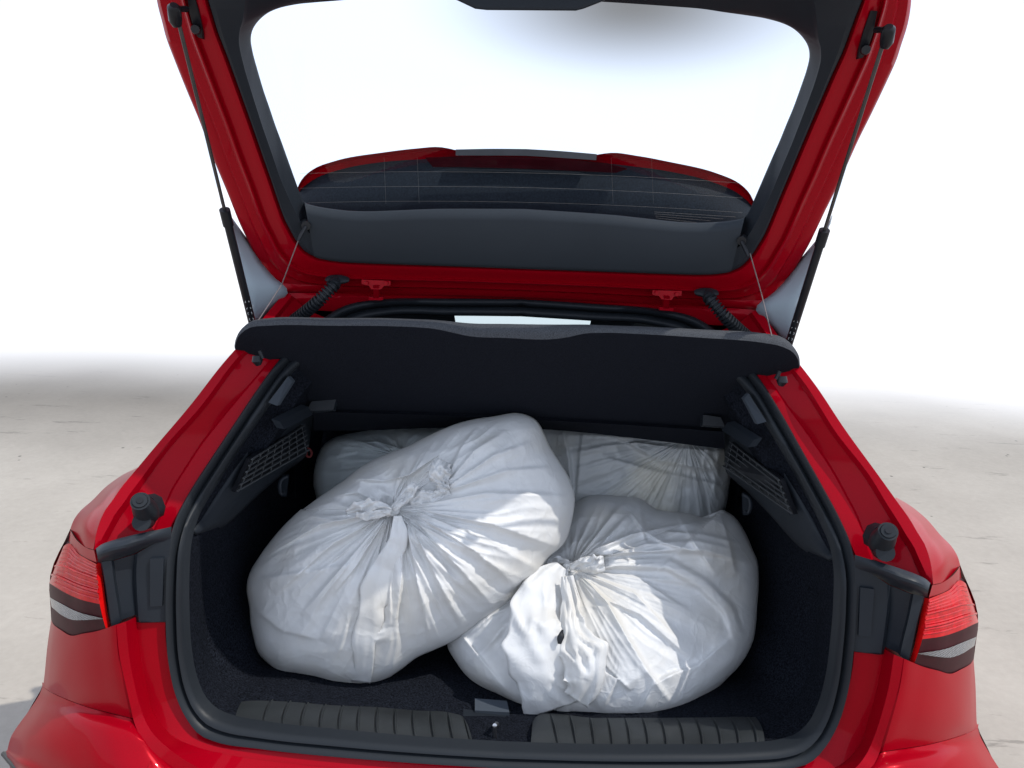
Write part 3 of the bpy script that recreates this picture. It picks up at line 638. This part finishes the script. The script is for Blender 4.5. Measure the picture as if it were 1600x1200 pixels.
# spoiler seen through the glass
ysp = lambda v: yl(v)+.13
SP = [(464, 296), (468, 286), (475, 276), (490, 264), (525, 251), (600, 238), (650, 232), (690, 230), (706, 233), (714, 235), (760, 234), (808, 234)]
sp_t = L3([(u, v, yl(v)+.19) for u, v in SP])
SPl = [(466, 300), (472, 291), (480, 284), (494, 274), (528, 261), (602, 247), (652, 243), (690, 241), (706, 241), (714, 241), (760, 241), (808, 241)]
sp_l = L3([(u, v, yl(v)+.205) for u, v in SPl])
sp_b = L3([(u, 355, yl(355)+.09) for u, v in SPl])
sp_back = L3([(u, 345, yl(345)+.19) for u, v in SPl])
spm = MB().loft([sp_l, (sp_l+sp_b)/2+np.array([0, -.015, 0]), sp_b], 40, 8, lin=False, ctr=True)
SPO = both(spm, 'spoiler_underside', mat('dark_spoiler_plastic', (.010, .015, .022), .7, spec=.1, noise=(300, .3, 3)), TG)
sr = MB().loft([sp_back, sp_t+np.array([0, .012, -.005]), sp_t, sp_l], 40, ctr=True)
both(sr, 'spoiler', PAINT, TG)
sb_ = MB().loft([L3([(712, 233.5, yl(233)+.188), (760, 232.5, yl(233)+.188), (812, 232.5, yl(233)+.188)]), L3([(712, 243, yl(241)+.168), (760, 243, yl(241)+.168), (812, 243, yl(241)+.168)])], 8, ctr=True)
both(sb_, 'spoiler_edge_strip', BLACK, TG)
bl_ = L3([(664, 245, 0), (720, 244, 0), (800, 245, 0), (880, 248, 0), (950, 255, 0), (981, 263, 0), (962, 270, 0), (880, 266, 0), (800, 262, 0), (720, 261, 0), (675, 261, 0)])
blp = [(664, 246), (720, 244), (800, 245), (880, 248), (950, 255), (981, 264), (962, 270), (880, 266), (800, 263), (720, 261), (676, 261)]
MB().prism(L3([(u, v, yl(v)+.140) for u, v in blp]), (0, .01, 0)).build('high_brake_lamp', LENSD, TG, smooth=False)
# hinges
for m_ in (False, True):
    hg = MB(); yh = yl(440)-.022
    hg.prism(L3([(565, 437, yh), (610, 439, yh), (610, 446, yh), (600, 447, yh), (595, 452, yh), (580, 452, yh), (576, 446, yh), (565, 444, yh)]), (0, .008, 0))
    ho = hg.build('hinge', PAINT, TG, mirror=m_, smooth=False)
    MB().prism(L3([(583, 446, yh-.006), (592, 446, yh-.006), (592, 466, yh+.02), (583, 466, yh+.02)]), (0, .006, 0)).prism(L3([(576, 464, yh+.02), (598, 464, yh+.02), (598, 469, yh+.02), (576, 469, yh+.02)]), (0, .01, 0)).build('hinge_arm', PAINT, TG, mirror=m_, smooth=False)
    for bu in (572, 603):
        MB().tube(L3([(bu, 442, yh), (bu, 442.6, yh-.007)]), .0042, 6).build('hinge_bolt', PAINT, TG, mirror=m_, smooth=False)
    # corrugated wiring hose
    n_ = 160; pth = crs(L3([(526, 438, yl(438)-.018), (521, 446, yl(438)-.035), (512, 456, .40), (498, 470, .395), (478, 487, .405), (458, 502, .43)]), n_)
    sN = np.linspace(0, 1, n_); rad = .0098+.0016*np.sign(np.sin(sN*2*math.pi*21))
    rad = .0118+.0024*np.sign(np.sin(sN*2*math.pi*20)); rad[:14] = .0125
    hz = MB().tube(pth, rad, 12); hz.build('wiring_hose', RUBBER, TG, mirror=m_, angle=25)
    gf = MB(); cc = P(527, 437, yl(437)-.020)
    an = np.linspace(0, 2*math.pi, 20, endpoint=False)
    gf.add([[cc+np.array([math.cos(a)*.026*s_, -dy_, math.sin(a)*.0085*s_-.002*dy_/.005]) for a in an] for s_, dy_ in ((1, -.004), (1, .002), (.8, .006), (.45, .010))], grid_faces(4, 20, False, True)+[list(range(60, 80))])
    gf.build('hose_grommet', RUBBER, TG, mirror=m_)
    # gas strut
    top_ = P(277, 26, yl(30)-.05); bot = P(396, 512, .365); j = P(342, 298, 0)
    d_ = bot-top_; jn = top_+d_*.545
    st_ = MB().tube([jn, bot], .0078, 14).tube([jn-d_*.004, jn+d_*.05], .0098, 14)
    STR = st_.build('gas_strut', BLACK, TG, mirror=m_, angle=40)
    MB().tube([top_, jn], .0030, 10).build('strut_rod', STEEL, STR, mirror=m_) if False else MB().tube([top_, jn], .0032, 10).build('strut_rod', mat('strut_rod', (.06, .055, .055), .3, metal=.6, noise=(30, .2, 2)), TG, mirror=m_)
    MB().tube([P(272, 8, yl(8)-.05), P(272, 12, yl(12)-.05), P(274, 32, yl(32)-.05), P(277, 40, yl(38)-.05)], [.006, .0098, .0098, .007], 12).tube([P(274, 14, yl(14)-.048), P(292, 14, yl(14)-.02)], .0045, 8).build('strut_socket', BLACK, TG, mirror=m_)
    MB().prism(L3([(291, -15, yl(-15)-.014), (301, -15, yl(-15)-.014), (311, 20, yl(20)-.014), (316, 48, yl(48)-.014), (316, 60, yl(60)-.014), (309, 58, yl(58)-.014), (303, 45, yl(45)-.014), (296, 20, yl(20)-.014)]), (0, .014, 0)).build('strut_bracket', BLACK, TG, mirror=m_, smooth=False)
    MB().tube(L3([(306, 46, yl(46)-.014), (305, 46, yl(46)-.03)]), [.008, .0065], 10).build('bracket_bolt', BLACK, TG, mirror=m_)
    # printed marks on the strut
    mk = MB(); dd = d_/np.linalg.norm(d_); tw = ORG-(jn+bot)/2; tw /= np.linalg.norm(tw); sx_ = np.cross(dd, tw); sx_ /= np.linalg.norm(sx_)
    def onst(t, a, b): return jn+(bot-jn)*t+sx_*a+dd*b+tw*.0083
    for t_, kind_ in ((.74, 'tri'), (.80, 'A'), (.86, 'ring'), (.915, 'ring')):
        if kind_ == 'ring': mk.tube([onst(t_, .004*math.cos(a), .004*math.sin(a)) for a in np.linspace(0, 2*math.pi, 13)], .0006, 4)
        else:
            mk.tube([onst(t_, -.004, .005), onst(t_, 0, -.005), onst(t_, .004, .005)], .0006, 4, lin=True)
            mk.tube([onst(t_, -.003, .003 if kind_ == 'A' else .005), onst(t_, .003, .003 if kind_ == 'A' else .005)], .0006, 4)
    mk.build('strut_marking', MARK, STR, mirror=m_)
    # trim clip for the shelf cord
    MB().tube(L3([(477, 350, yl(350)-.005), (478, 353, yl(352)-.022)]), [.011, .009], 14).tube(L3([(478, 354, yl(352)-.022), (470, 368, yl(352)-.03), (466, 376, yl(352)-.035)]), [.004, .004, .0025], 8).build('cord_clip', BLACK, TG, mirror=m_)
    # added grey sheet standing in for backdrop seen between strut and lid
    fm = MB(); a_ = [(346, 318), (392, 382), (409, 412), (428, 434), (444, 446), (452, 456), (425, 484), (402, 510)]; b2 = [(343, 304), (350, 332), (358, 364), (366, 396), (374, 426), (382, 456), (389, 482), (395, 506)]
    fm.loft([L3([(u, v, .44) for u, v in a_]), L3([(u, v, .385) for u, v in b2])], 24, 4, linrow=True)
    solid(fm.build('gap_backdrop_sheet', BACKGREY, TG, mirror=m_), .002, 0)

# ================================================================== parcel shelf
SHO = P(810, 560, .45)
SHELF = empty('parcel_shelf', SHO); tag(SHELF, 'dark felt parcel shelf tilted up over the bags, hung by thin cords from the tailgate', 'parcel shelf')
TF = [(367, 545), (369, 534), (374, 524), (390, 512), (418, 509), (520, 509), (621, 510), (660, 512), (680, 514), (700, 518), (731, 525), (790, 528), (862, 530), (887, 527), (915, 521), (939, 520), (1000, 522), (1100, 528), (1195, 536), (1217, 540), (1236, 548), (1246, 560), (1249, 574)]
TT = [(370, 538), (373, 526), (380, 513), (394, 501), (420, 497), (520, 497), (600, 497), (655, 499), (680, 500), (702, 502), (733, 505), (790, 506), (862, 507), (887, 507), (915, 507), (939, 508), (1000, 510), (1100, 515), (1195, 521), (1218, 525), (1236, 537), (1245, 552), (1247, 568)]
ysf = lambda v: float(np.interp(v, [500, 540, 700], [.255, .285, .66]))
tf = np.array([P(u, v, ysf(v-(u-800)*.03)) for u, v in TF])
tt_ = np.array([P(u, v, ysf(v-(u-800)*.03)+.035) for u, v in TT])
# underside: columns run from the rear edge down to the hinge edge
BF = [(382, 562), (392, 566), (404, 567), (418, 561), (432, 565), (445, 580), (480, 632), (493, 640), (560, 642), (620, 643), (690, 646), (760, 648), (862, 654), (900, 656), (950, 659), (1000, 662), (1060, 665), (1120, 669), (1148, 655), (1168, 618), (1180, 598), (1200, 590), (1238, 591)]
bf = np.array([P(u, v, ysf(v-(u-800)*.03)) for u, v in BF])
us = MB().loft([tf, tf*.5+bf*.5, bf], 90, 20, lin=True)
su = us.build('shelf_panel', SHELFM, SHELF, angle=60)
MB().loft([tt_, tt_*.45+tf*.55+np.array([0, -.006, .004]), tf], 90, 6, lin=False).build('shelf_edge', SHELFE, SHELF, angle=60)
tb = bf.copy(); 
MB().loft([tt_, bf+np.array([0, .045, .03])], 90, 10).build('shelf_top', SHELFE, SHELF, angle=60)
bar0 = [(493, 640), (560, 642), (690, 646), (862, 654), (1000, 662), (1128, 671)]
bar1 = [(494, 668), (560, 668), (690, 664), (862, 667), (1000, 681), (1129, 697)]
b0 = np.array([P(u, v, ysf(v-(u-800)*.03)-.002) for u, v in bar0]); b1 = np.array([P(u, v, .655) for u, v in bar1])
MB().loft([b0+np.array([0, .02, 0]), b0+np.array([0, -.018, 0]), b1+np.array([0, -.025, 0]), b1, b1+np.array([0, .05, .01])], 40).build('shelf_hinge_bar', SHELFM, SHELF, angle=30)
for q4 in ([(487, 627), (525, 624), (521, 640), (478, 643)], [(1099, 648), (1126, 652), (1133, 667), (1098, 664)]):
    MB().prism(L3([(u, v, .50) for u, v in q4]), (0, .02, -.01)).build('pivot_peg', GASKET, SHELF, smooth=False)
for (u, v) in ((402, 562), (1222, 594)):
    yk = .29; sgn = 1 if u < 800 else -1
    MB().tube(L3([(u, v-6, yk-.01), (u, v+2, yk-.012), (u+sgn*2, v+8, yk-.01)]), [.009, .011, .006], 10).tube(L3([(u+sgn*4, v-14, yk-.012), (u+sgn*9, v-2, yk-.012)]), [.004, .005], 8).build('cord_hook', BLACK, SHELF)
CORD = mat('cord', (.16, .13, .13), .7, noise=(80, .2, 2))
MB().tube(L3([(466, 376, yl(352)-.035), (440, 445, .375), (402, 503, .285)]), .0011, 6).build('cord', CORD, SHELF)
MB().tube(L3([(1172, 396, yl(352)-.035), (1190, 460, .36), (1206, 525, .285)]), .0011, 6).build('cord', CORD, SHELF)

# ================================================================== bags
def polyline_dist(p, line):
    line = np.asarray(line, float); best = np.full(p.shape[0], 1e9); tt = np.zeros(p.shape[0]); sg = np.zeros(p.shape[0])
    seg = np.linalg.norm(np.diff(line, axis=0), axis=1); cum = np.concatenate([[0], np.cumsum(seg)])/seg.sum()
    for i in range(len(line)-1):
        a, b = line[i], line[i+1]; d = b-a; t = np.clip(((p-a)@d)/(d@d), 0, 1); c = a+t[:, None]*d; e = p-c; dist = np.hypot(e[:, 0], e[:, 1])
        m = dist < best; best = np.where(m, dist, best); tt = np.where(m, cum[i]+t*(cum[i+1]-cum[i]), tt); cr = d[0]*e[:, 1]-d[1]*e[:, 0]; sg = np.where(m, np.sign(cr), sg)
    return best, tt, sg
class Bag: pass
BAGS = {}
def make_bag(name, outline, knot, ysil, bulge, strokes, label, gain=1.35, fan=(.012, 20, 46), fanw=None, seed=1, NS=420, NT=150, floor=None, pw=2.4, knotlift=.02, crump=.0022, dips=(), ex=.5, back=.8, facet=.007, mat_=None):
    O = np.array(outline, float); O = np.vstack([O, O[:1]]); o = crs(O, NS+1)[:-1]
    o = o+(vnoise(np.arange(NS)*.12, np.zeros(NS)+.5, seed+5)-.5)[:, None]*8*np.sign(o-np.array(knot))*.5
    k = np.array(knot, float); t = np.linspace(0, 1, NT)**.85
    p = k+(o-k)[None]*t[:, None, None]                        # NT,NS,2
    T = np.repeat(t[:, None], NS, 1); th = np.repeat(np.linspace(0, 1, NS, endpoint=False)[None], NT, 0)
    # centre-based bulge: distance to outline approximated by radial scale about the middle
    cen = o.mean(0); q = p.reshape(-1, 2)
    ang = np.arctan2(o[:, 1]-cen[1], o[:, 0]-cen[0]); rad = np.hypot(*(o-cen).T); od = np.argsort(ang); a_s, r_s = ang[od], rad[od]
    pa = np.arctan2(q[:, 1]-cen[1], q[:, 0]-cen[0]); pr = np.hypot(*(q-cen).T)
    rr = np.interp(pa, np.concatenate([a_s-2*np.pi, a_s, a_s+2*np.pi]), np.tile(r_s, 3))
    x = np.clip(pr/rr, 0, 1); dome = np.clip(1-x**pw, 0, 1)**ex
    ys = np.interp(q[:, 1], *ysil)
    Yf = ys-bulge*dome
    Tt, Th = T.reshape(-1), th.reshape(-1)
    edge = np.clip((1-x)/.10, 0, 1); edge = edge*(2-edge)
    W = np.ones_like(Tt)
    if fanw is not None: W = np.interp(Th, np.linspace(0, 1, len(fanw)), fanw)
    amp, f1, f2 = fan
    env = sst(0, .10, Tt)*(1-.62*sst(.5, 1.0, Tt))
    warp = (vnoise(Tt*4, Th*9, seed+9)-.5)*.03*Tt
    r1 = ridge(vnoise((Th+warp)*f1 % f1, Tt*1.3, seed, f1))**1.6; r2 = ridge(vnoise((Th+warp)*f2 % f2, Tt*2.2, seed+1, f2))**1.6
    disp = W*env*amp*(r1*1.0+r2*.45)+W*.003*r2*sst(0, .08, Tt)*(1-sst(.7, 1, Tt))
    # crumple
    cu, cv = q[:, 0]/60., q[:, 1]/60.
    wx = vnoise(cu*1.3, cv*1.3, seed+20)*1.6; wy = vnoise(cu*1.3+9, cv*1.3+4, seed+21)*1.6
    n1 = ridge(vnoise(cu+wx, cv+wy, seed+2)); n2 = ridge(vnoise(cu*2.3+wy*1.4, cv*2.3+wx, seed+3)); n3 = ridge(vnoise(cu*5+wx*2, cv*5+wy*2, seed+4))
    disp += crump*(n1**2*1.0+n2**2*.55+n3**2*.25)
    fa = ridge(vnoise(Th*13 % 13+0*Tt, Tt*3.2+wx*.25, seed+7, 13)); fb = ridge(vnoise(Th*29 % 29, Tt*4.5+wy*.3, seed+8, 29))
    fc = ridge(vnoise(Th*70 % 70, Tt*2.0+wx*.2, seed+12, 70))**4; disp += .0028*fc*(W*.7+.3)*sst(.03, .15, Tt)*(1-sst(.6, 1, Tt))
    disp += facet*(fa+.5*fb)*sst(.15, .5, Tt)
    disp += .018*(vnoise(cu*.55, cv*.55, seed+6)-.5)
    for line, wd, amp_, kind in strokes:
        amp_ = amp_*gain
        dd, tt, sg = polyline_dist(q, line); tap = np.clip(tt/.12, 0, 1)**.5*np.clip((1-tt)/.22, 0, 1)**.7; wloc = wd*(.45+.55*np.clip(tt/.4, 0, 1))
        if kind == 'r': disp += amp_*tap*np.exp(-dd/wloc)
        elif kind == 'b': disp += amp_*tap*np.exp(-(dd/wloc)**4)
        elif kind in 's-':
            s_ = sg*dd*(1 if kind == 's' else -1); disp += amp_*tap*np.where(s_ > 0, np.exp(-s_/(wloc*2.2)), np.exp(s_/(wloc*.25)))
    for (du, dv, rr_, am) in dips: disp += am*np.exp(-((q[:, 0]-du)**2+(q[:, 1]-dv)**2)/rr_**2)
    disp += knotlift*np.exp(-(Tt/.10)**2)
    Yf = Yf-disp*edge
    V = PA(q, Yf)
    # back half
    NB = 26; tb_ = np.linspace(1, 0, NB+1)[1:]
    qb = (cen+(o-cen)[None]*tb_[:, None, None]).reshape(-1, 2); xb = np.repeat(tb_[:, None], NS, 1).reshape(-1)
    Yb = np.interp(qb[:, 1], *ysil)+bulge*back*np.clip(1-xb**2.2, 0, 1)**.5
    Vb = PA(qb, Yb)
    if floor is not None:
        V[:, 2] = np.maximum(V[:, 2], floor); Vb[:, 2] = np.maximum(Vb[:, 2], floor)
    allv = np.concatenate([V, Vb]); faces = grid_faces(NT+NB, NS, False, True)
    lo = allv.mean(0); lo = np.array([lo[0], lo[1], allv[:, 2].min()])
    o_ = mobj(name, allv, faces, mat_ or BAG, None, angle=180, loc=lo)
    tag(o_, label, 'bin bag', 'tied white plastic bags in the boot')
    B = Bag(); B.o = o_; B.q = q; B.Y = Yf; BAGS[label] = B
    return B
def bagY(B, u, v): return float(B.Y[np.argmin((B.q[:, 0]-u)**2+(B.q[:, 1]-v)**2)])
def ribbon(B, name, path, widths, lift, seed=0, n=60, k=11, curl=.12, mat_=None, wr=.003):
    """a strip of film over bag B: path in (u,v), lift in metres towards the viewer"""
    p = crs(np.array(path, float), n); wd = np.interp(np.linspace(0, 1, n), np.linspace(0, 1, len(widths)), widths); lf = np.interp(np.linspace(0, 1, n), np.linspace(0, 1, len(lift)), lift)
    t = np.gradient(p, axis=0); t /= np.linalg.norm(t, axis=1)[:, None]; nn = np.stack([-t[:, 1], t[:, 0]], 1)
    s = np.linspace(-1, 1, k); G = p[:, None]+nn[:, None]*(wd[:, None]*s[None]/2)[..., None]
    jj = (vnoise(np.linspace(0, n/7, n)[:, None]+np.zeros(k), np.sign(s)[None]*3+np.zeros((n, 1))+5, seed)-.5)
    G += nn[:, None]*(jj*wd[:, None]*.22*np.abs(s)[None])[..., None]
    yb = np.array([bagY(B, *g_) for g_ in p])
    yb = np.convolve(np.pad(yb, 4, mode='edge'), np.ones(9)/9, 'valid')
    sh_ = curl*(1-s**2)[None]*wd[:, None]*.0010
    fold = wr*(ridge(vnoise(np.linspace(0, 6, n)[:, None]+s[None]*1.5, s[None]*2.2+np.zeros((n, 1))+7, seed+1))**1.5*2-.6)*(np.minimum(1, wd/18.))[:, None]
    Y = yb[:, None]-lf[:, None]-sh_-fold
    V_ = PA(G, Y); o_ = mobj(name, V_, grid_faces(n, k), mat_ or BAG, B.o, angle=180); solid(o_, .0009, 0)
    return o_
def knot(B, u, v, r, seed):
    nu_, nv_ = 34, 22; th = np.linspace(0, 2*np.pi, nu_, endpoint=False); ph = np.linspace(.02, np.pi-.02, nv_)
    TH, PH = np.meshgrid(th, ph, indexing='ij')
    rad = r*(1+.35*(ridge(vnoise(TH*3.2 % 20, PH*4+TH*1.5, seed))-.5)+.16*np.sin(3*TH+4*PH))
    c = P(u, v, bagY(B, u, v)-r*.5)
    V_ = c+np.stack([rad*np.sin(PH)*np.cos(TH), rad*np.cos(PH)*.8, rad*np.sin(PH)*np.sin(TH)*.8], -1)
    return mobj('knot', V_, grid_faces(nu_, nv_, True, False), BAG, B.o, angle=180)

# front left bag
OL = [(774, 650), (810, 645), (834, 654), (850, 680), (870, 712), (888, 744), (897, 776), (894, 812), (882, 848), (862, 868), (842, 896), (810, 924), (782, 952), (750, 976), (710, 1000), (654, 1028), (606, 1060), (578, 1070), (526, 1070), (482, 1060), (430, 1044), (406, 1024), (394, 988), (387, 940), (388, 900), (406, 868), (430, 836), (470, 796), (510, 768), (542, 748), (574, 724), (606, 708), (638, 696), (670, 680), (702, 666), (734, 656)]
kL = (612, 796)
stL = [([(630, 815), (628, 900), (618, 980)], 10, .012, 's'), ([(634, 812), (650, 900), (672, 1008)], 9, .014, '-'), ([(640, 812), (680, 900), (724, 986)], 12, .016, '-'),
       ([(645, 808), (710, 880), (772, 950)], 12, .016, '-'), ([(650, 805), (740, 860), (815, 922)], 12, .015, '-'), ([(655, 800), (760, 845), (845, 890)], 10, .012, 's'),
       ([(660, 798), (770, 820), (872, 856)], 12, .014, '-'), ([(650, 790), (760, 770), (890, 775)], 14, .010, 's'),
       ([(690, 765), (740, 705), (790, 672)], 8, .010, 's'), ([(694, 764), (770, 712), (830, 690)], 8, .010, 's'), ([(692, 762), (720, 700), (745, 668)], 8, .010, 's'), ([(700, 766), (790, 735), (860, 730)], 9, .008, 's'),
       ([(600, 805), (520, 850), (430, 930)], 10, .012, 's'), ([(602, 808), (540, 880), (470, 960)], 8, .010, '-'), ([(598, 800), (500, 820), (415, 870)], 10, .010, 's'), ([(604, 810), (560, 880), (520, 930)], 7, .008, 's'),
       ([(402, 905), (470, 895), (556, 880)], 16, .008, 's'), ([(395, 950), (440, 985), (500, 1000)], 14, .006, '-'), ([(500, 1000), (530, 940), (556, 885)], 14, .007, 's'), ([(545, 748), (600, 752), (640, 742), (700, 700)], 12, .014, '-'), ([(600, 790), (560, 770), (520, 775)], 9, .012, 's'), ([(590, 800), (530, 815), (470, 805)], 10, .008, 's')]
BL = make_bag('bin_bag', OL, kL, ([640, 1075], [.525, .335]), .125, stL, 'large white tied bag in front at left, with knot and loops on top', fan=(.013, 24, 60), fanw=[.7, .5, .7, 1.3, 1.5, 1.2, .8, .5, .7, .8, .7], seed=11, floor=FZ+.012, pw=2.2, back=.25)
ribbon(BL, 'plastic_flap', [(622, 806), (622, 838), (606, 880), (588, 930), (572, 990), (566, 1050), (564, 1066)], [12, 34, 50, 48, 40, 34, 32], [.016, .010, .006, .004, .003, .003, 0], seed=3, n=90, k=15, wr=.0015)
ribbon(BL, 'tie_end', [(612, 797), (592, 793), (570, 793), (552, 797), (541, 800)], [9, 20, 26, 24, 12], [.028, .026, .018, .014, .012], seed=5, n=70, k=15, wr=.006)
ribbon(BL, 'tie_end', [(610, 800), (590, 804), (566, 806), (556, 804)], [8, 12, 14, 8], [.028, .024, .016, .014], seed=25, n=50, k=9, wr=.004)
ribbon(BL, 'tie_end', [(614, 796), (628, 782), (640, 768), (650, 757)], [9, 16, 20, 12], [.028, .032, .032, .030], seed=6, n=60, k=13, wr=.006)
ribbon(BL, 'tie_end', [(700, 766), (692, 756), (688, 742), (690, 728), (694, 720)], [10, 26, 34, 36, 22], [.004, .014, .024, .028, .024], seed=8, n=70, k=19, wr=.008)
ribbon(BL, 'tie_end', [(640, 785), (660, 778), (685, 776), (702, 768)], [16, 26, 24, 12], [.006, .008, .008, .004], seed=28, n=60, k=13, wr=.005)
knot(BL, 611, 797, .017, 3)

# front right bag
OR = [(897, 787), (913, 777), (963, 775), (1001, 779), (1026, 794), (1072, 802), (1117, 806), (1126, 797), (1142, 804), (1167, 837), (1182, 875), (1185, 900), (1182, 950), (1176, 1004), (1159, 1037), (1130, 1067), (1097, 1092), (1059, 1114), (1030, 1125), (947, 1128), (855, 1126), (822, 1114), (784, 1092), (734, 1062), (705, 1025), (699, 1008), (715, 970), (745, 930), (790, 880), (840, 830)]
kR = (892, 888)
stR = [([(897, 880), (930, 840), (960, 800), (975, 780)], 14, .016, 's'), ([(925, 860), (985, 835), (1060, 820), (1125, 812)], 14, .014, 's'), ([(940, 872), (1010, 850), (1090, 845), (1160, 862)], 14, .010, 's'), ([(1060, 806), (1085, 850), (1120, 900)], 14, .010, '-'), ([(1030, 1060), (1090, 1040), (1150, 990)], 16, .008, 's'), ([(720, 990), (760, 1040), (800, 1090)], 14, .008, 's'), ([(930, 930), (1000, 960), (1080, 1030)], 12, .007, '-'), ([(1000, 1110), (1020, 1070), (1060, 1050)], 10, .008, 's'),
       ([(905, 893), (960, 880), (1042, 880), (1097, 912), (1138, 952), (1158, 1010)], 10, .012, 'b'), ([(910, 900), (948, 940), (980, 996), (1013, 1050), (1055, 1104)], 12, .016, 's'),
       ([(905, 890), (1000, 905), (1085, 960)], 9, .006, 's'), ([(910, 895), (990, 925), (1060, 1000)], 8, .006, 's'),
       ([(905, 880), (940, 850), (975, 812), (985, 800)], 12, .018, 's'), ([(985, 800), (1005, 830), (1040, 850), (1120, 870)], 12, .012, '-'), ([(1001, 780), (1003, 820), (1010, 850)], 8, .012, 's'),
       ([(930, 868), (1000, 862), (1100, 860), (1165, 880)], 10, .012, '-'), ([(1040, 830), (1100, 835), (1160, 850)], 10, .010, 's'),
       ([(1125, 800), (1140, 850), (1150, 900)], 14, .01, 's'), ([(800, 950), (800, 1010), (825, 1105)], 12, .014, '-'), ([(860, 930), (770, 960), (715, 1010)], 10, .01, 's'), ([(985, 1080), (965, 1060), (940, 1110)], 9, .008, 's')]
BR = make_bag('bin_bag', OR, kR, ([770, 1130], [.66, .29]), .145, stR, 'white tied bag in front at right, with a torn flap hanging from its knot', fan=(.011, 22, 54), fanw=[1, .9, .8, .5, .4, .5, .8, 1, 1, .8, 1], seed=31, floor=FZ+.012, pw=2.2, dips=[(880, 850, 50, -.03)])
ribbon(BR, 'plastic_flap', [(880, 886), (858, 915), (842, 960), (842, 1010), (852, 1060), (868, 1108)], [24, 84, 112, 108, 104, 96], [.022, .02, .018, .014, .01, .004], seed=13, n=90, k=21, wr=.005)
ribbon(BR, 'plastic_flap', [(886, 900), (892, 940), (896, 985), (910, 1030), (912, 1075), (900, 1094)], [18, 34, 36, 78, 66, 50], [.024, .026, .028, .028, .022, .016], seed=15, n=80, k=19, wr=.006)
ribbon(BR, 'tie_end', [(892, 886), (910, 882), (928, 882), (944, 880)], [10, 24, 34, 20], [.022, .022, .018, .012], seed=17, n=60, k=15, wr=.007)
ribbon(BR, 'tie_end', [(890, 886), (880, 880), (868, 878), (856, 884)], [12, 18, 20, 10], [.024, .022, .018, .014], seed=19, k=11, n=40, wr=.005)
ribbon(BR, 'dark_tear_patch', [(879, 984), (876, 994), (874, 1006)], [3, 10, 5], [.040, .040, .038], seed=2, n=20, k=7, mat_=BLACK, wr=0)  # dark patch laid on the flap for the dark inside of a tear
knot(BR, 890, 887, .015, 7)

# rear bags
OBL = [(489, 760), (490, 738), (497, 712), (508, 694), (524, 683), (545, 678), (570, 673), (610, 669), (660, 665), (710, 664), (760, 668), (800, 690), (810, 760), (780, 840), (700, 870), (600, 870), (530, 830), (500, 795)]
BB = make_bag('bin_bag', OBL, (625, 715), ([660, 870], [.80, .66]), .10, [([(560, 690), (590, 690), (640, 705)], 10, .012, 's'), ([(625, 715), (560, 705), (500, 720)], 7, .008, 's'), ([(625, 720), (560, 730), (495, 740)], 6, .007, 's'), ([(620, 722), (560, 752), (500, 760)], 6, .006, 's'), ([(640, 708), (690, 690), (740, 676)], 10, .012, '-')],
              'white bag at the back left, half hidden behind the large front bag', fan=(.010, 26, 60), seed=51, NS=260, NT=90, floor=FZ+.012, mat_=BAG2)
OBR = [(838, 700), (842, 662), (870, 660), (940, 664), (1010, 668), (1080, 672), (1140, 680), (1147, 692), (1144, 730), (1138, 770), (1130, 805), (1120, 850), (1060, 880), (960, 880), (880, 860), (845, 800)]
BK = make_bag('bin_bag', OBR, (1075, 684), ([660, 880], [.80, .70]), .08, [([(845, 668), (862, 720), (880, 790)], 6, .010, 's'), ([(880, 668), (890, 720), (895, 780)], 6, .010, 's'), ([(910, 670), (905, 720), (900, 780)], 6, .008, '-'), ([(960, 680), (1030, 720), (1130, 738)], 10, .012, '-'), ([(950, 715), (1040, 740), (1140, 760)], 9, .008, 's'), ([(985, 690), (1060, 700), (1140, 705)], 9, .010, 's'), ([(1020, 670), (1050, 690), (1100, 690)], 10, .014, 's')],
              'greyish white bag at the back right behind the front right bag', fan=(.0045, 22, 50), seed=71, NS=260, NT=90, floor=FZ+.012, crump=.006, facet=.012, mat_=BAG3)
